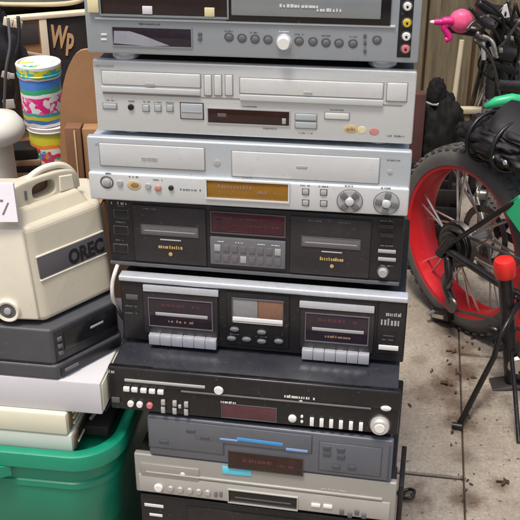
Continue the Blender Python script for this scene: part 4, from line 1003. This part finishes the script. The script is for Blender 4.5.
# upright tube with red cap
ub = atZ(512, 385, 0); 
up = thing('air_pump', 'black upright tube with red cap standing in front of the red rim', 'pump', (ub.x, ub.y, 0), R(10))
tp_ = atY(504, 258, ub.y); hz = (tp_-ub).length; up.rotation_euler = (0, math.atan2(tp_.x-ub.x, tp_.z), R(0))
link('barrel', lathe([(0, .012), (.0165, .012), (.0165, hz-.035), (0, hz-.035)], 24), 'bike_black', up); link('cap', lathe([(0, hz-.046), (.022, hz-.046), (.0245, hz-.040), (.0245, hz-.012), (.021, hz-.004), (.012, hz), (0, hz)], 28), 'red_plastic', up)
link('base_plate', box(-.05, .05, -.026, .026, 0, .012, .004), 'steel_dark', up); link('gauge', lathe([(0, 0), (.022, 0), (.024, .006), (.02, .012), (0, .012)], 24), 'steel', up, (.012, -.018, .07), (R(90), 0, 0))
link('air_hose', tube(curve([(.0, -.018, .05), (.04, -.04, .07), (.055, -.02, .16), (.035, .0, .22), (.018, .0, .24)], 6), .005, 8), 'bike_black', up)

# ================================================================ SECOND BICYCLE BEHIND
hb_ = atY(506, 40, 2.62)
b2 = thing('bicycle', 'dark childs bicycle behind, its black handlebar carrying a pink horn', 'bicycle', (hb_.x, 2.62, 0), R(-100))
def b2t(name, pts, r, m, par=b2, seg=12): return link(name, tube(pts, r, seg), m, par)
i2 = (Matrix.Translation((hb_.x, 2.62, 0)) @ Matrix.Rotation(R(-100), 4, 'Z')).inverted()
zb = hb_.z
def L2(px, py, Y): return i2 @ atY(px, py, Y)
b2t('handlebar', curve([L2(447, 27, 2.66), L2(470, 30, 2.64), L2(488, 44, 2.62), L2(508, 50, 2.62), L2(530, 30, 2.6), L2(556, 5, 2.58), L2(590, 6, 2.56)], 6), .011, 'bike_black')
b2t('grip', [L2(452, 27, 2.658), L2(476, 31, 2.638)], .016, 'bike_black'); b2t('crossbar', curve([L2(478, 2, 2.6), L2(492, 12, 2.6), L2(512, 22, 2.6), L2(540, 18, 2.6)], 5), .013, 'bike_black')
b2t('stem', [L2(505, 28, 2.6), L2(503, 62, 2.6)], .022, 'bike_black'); b2t('stem_clamp', [L2(497, 50, 2.59), L2(513, 54, 2.59)], .026, 'bike_black')
b2t('head_tube', [L2(503, 60, 2.605), L2(500, 118, 2.62)], .024, 'bike_black')
for s_ in (-1, 1): b2t('fork_leg', curve([(0, s_*.05, .40), (.02, s_*.05, .30), (.04, s_*.05, .2)], 5), .012, 'bike_black')
b2t('fork_crown', [(0, -.055, .405), (0, .055, .405)], .016, 'bike_black')
make_wheel(b2, (.04, 0, .2), 'bike_black', .2, .165, .03, .022, 16, .04)
b2t('top_tube', curve([L2(501, 98, 2.62), L2(520, 92, 2.66), L2(560, 80, 2.9)], 5), .017, 'frame_green'); b2t('down_tube', [L2(500, 112, 2.63), (-.45, 0, .25)], .018, 'bike_black')
b2t('frame_badge', [L2(485, 107, 2.5), L2(496, 102, 2.5), L2(512, 99, 2.5), L2(530, 101, 2.5)], [.007, .014, .015, .012], 'frame_green')
b2t('seat_tube', [(-.45, 0, .24), (-.52, 0, .52)], .015, 'bike_black')
make_wheel(b2, (-.62, 0, .2), 'bike_black', .2, .165, .03, .022, 16, .04)
for s_ in (-1, 1): b2t('chainstay', [(-.45, s_*.02, .25), (-.62, s_*.05, .2)], .009, 'bike_black'); b2t('seatstay', [(-.51, s_*.02, .48), (-.62, s_*.05, .2)], .008, 'bike_black')
link('saddle', blob(.12, .065, .03, .05, 1, 2, 0, 3), 'saddle_black', b2, (-.53, 0, .56))
# brake levers, reflector, cables
b2t('brake_lever', curve([L2(482, 36, 2.6), L2(492, 41, 2.58), L2(497, 58, 2.57)], 5), .006, 'steel'); b2t('brake_lever', [L2(483, 42, 2.59), L2(484, 60, 2.58)], .0065, 'chrome')
b2t('lever_bracket', [L2(477, 34, 2.62), L2(488, 42, 2.6)], .013, 'steel_dark'); b2t('lever_bracket', [L2(492, 46, 2.59), L2(496, 56, 2.58)], .008, 'chrome')
rfm = solid([L2(x, y, 2.57) for x, y in ((500, 19), (510, 17), (507, 4), (504, 6))], i2.to_3x3() @ Vector((0, .006, 0)), 'reflector')
rfo = link('reflector', rfm, 'white_plastic', b2); link('reflector_mark', blob(.007, .003, .007, 0, 1, 1, 0, 2), 'black_deep', rfo, L2(505.5, 14, 2.562))
for pts, r_ in (([(470, 8), (482, 22), (497, 34), (504, 60), (508, 92)], .0045), ([(474, 40), (486, 50), (494, 66), (500, 96)], .004), ([(516, 4), (512, 24), (520, 44), (514, 70), (504, 94)], .0045), ([(466, 30), (476, 20), (492, 16), (508, 30), (516, 60), (510, 86)], .004), ([(482, 0), (494, 8), (504, 22), (500, 44), (494, 70)], .0045), ([(520, 20), (506, 40), (498, 52), (512, 66), (518, 90)], .004)):
    b2t('brake_cable', curve([L2(x, y, 2.55+.012*k) for k, (x, y) in enumerate(pts)], 6), r_, 'bike_black' if r_ > .0042 else 'steel_dark', seg=8)
rc = random.Random(21)
for k_ in range(14):
    xa, ya = rc.uniform(472, 518), rc.uniform(0, 40)
    pts = [(xa, ya), (xa+rc.uniform(-14, 18), ya+rc.uniform(12, 22)), (xa+rc.uniform(-6, 22), ya+rc.uniform(30, 45)), (rc.uniform(494, 520), ya+rc.uniform(55, 75)), (rc.uniform(488, 520), rc.uniform(88, 118))]
    b2t('brake_cable', curve([L2(x, y, 2.60+.02*rc.random()) for x, y in pts], 6), rc.choice((.003, .004, .0055)), rc.choice(('bike_black', 'bike_black', 'bike_black', 'steel_dark')), seg=8)
b2t('accessory_mount', [L2(492, 62, 2.6), L2(516, 70, 2.6)], .02, 'bike_black'); b2t('accessory_mount', [L2(497, 84, 2.6), L2(522, 86, 2.6)], .022, 'bike_black')
for x, y, r_ in ((505.5, 37, .005), (501, 50, .008), (512, 38, .007), (488, 16, .004)): link('fitting', box(-r_, r_, -r_*.6, r_*.6, -r_*.7, r_*.7, r_*.25), 'steel', b2, L2(x, y, 2.545))
# pink horn
hp = atY(461, 21, 2.60)
ho = thing('toy_horn', 'pink round toy horn with magenta prongs on the handlebar', 'horn', (hp.x, 2.60, hp.z-.032))
link('bulb', blob(.031, .026, .031, .05, 2, 4, 0, 4), 'pink', ho, (0, 0, .032))
def H2(x, y): q = atY(x, y, 2.59); return Vector((q.x-hp.x, -.01, q.z-hp.z+.032))
link('prong', tube(curve([H2(453, 21), H2(446, 21), H2(440, 22), H2(434, 22)], 5), [.011]*8+[.008]*7+[.006], 12), 'magenta', ho); link('prong', tube(curve([H2(447, 23), H2(444, 28), H2(447, 33), H2(449, 38), H2(445, 40)], 5), .009, 12), 'magenta', ho)
link('prong_tip', blob(.009, .006, .005, 0, 1, 1, 0, 2), 'white_plastic', ho, H2(433, 22)); link('mount', tube([(0.012, .0, .02), (.012, .06, .012)], .008, 8), 'magenta', ho)

# pole, plank, bag by the fence
pb, pt = atZ(449.5, 150, .0), None
pY = 3.05
tag(link('wooden_pole', tube([Vector((atY(446, 190, pY).x, pY, .0)), atY(452.5, 112, pY+.02), atY(462, 40, pY+.05)], [.0085, .0085, .008], 12), 'pole_pale'), 'pale thin wooden pole leaning by the plank fence', 'pole')
tag(link('wooden_board', box(-.075, .055, -.012, .012, 0, .225, .003), 'fence_wood', None, (atY(472, 108, 3.2).x, 3.2, 0)), 'short board with pale top behind the bicycle saddle', 'board')
tag(link('pale_batten', box(-.085, .06, -.018, .014, .2255, .245, .003), 'pole_pale', None, (atY(472, 108, 3.2).x, 3.2, 0)), 'pale batten lying on the short board behind the saddle', 'batten')
mb = atY(420, 100, 2.95)
tag(link('maroon_post', box(-.028, .016, -.02, .02, 0, atY(420, 92, 2.95).z, .004), 'maroon', None, (mb.x, 2.95, 0)), 'dark maroon post close to the right edge of the stack', 'post')
kb = thing('black_sack', 'black rumpled sack on the ground behind the red rimmed wheel', 'sack', (atY(441, 120, 2.98).x, 3.0, 0))
link('sack_body', blob(.085, .09, .19, .2, 1.5, 5.5, .93, 5, fold=.3), 'sack_black', kb, (0, 0, .175)); link('sack_neck', blob(.03, .03, .055, .2, 1.5, 2.2, 0, 4, fold=.2), 'sack_black', kb, (-.02, -.01, .36))
link('tie', tube([(-.02+.026*math.cos(t*.4189), -.01+.026*math.sin(t*.4189), .335) for t in range(15)], .006, 6, close=True), 'pale_grey', kb)

# black slatted crate added to darken the view through the red-rimmed wheel
cr_ = thing('dark_filler_crate', 'black slatted crate added for darkness behind the spokes of the red rimmed wheel', 'crate', (.475, 2.60, 0), R(-8))
for zz in range(5):
    z0 = .004+zz*.052
    link('slat', box(-.09, .09, -.10, -.092, z0, z0+.040, .002), 'black_board', cr_); link('slat', box(-.09, .09, .092, .10, z0, z0+.040, .002), 'black_board', cr_)
    link('slat', box(-.09, -.082, -.091, .091, z0, z0+.040, .002), 'black_board', cr_); link('slat', box(.082, .09, -.091, .091, z0, z0+.040, .002), 'black_board', cr_)
for sx_ in (-1, 1):
    for sy_ in (-1, 1): link('corner_post', box(sx_*.071-.010, sx_*.071+.010, sy_*.081-.010, sy_*.081+.010, 0, .265, .002), 'trunk_black', cr_)
link('bottom', box(-.06, .06, -.07, .07, .006, .014, .001), 'black_board', cr_)
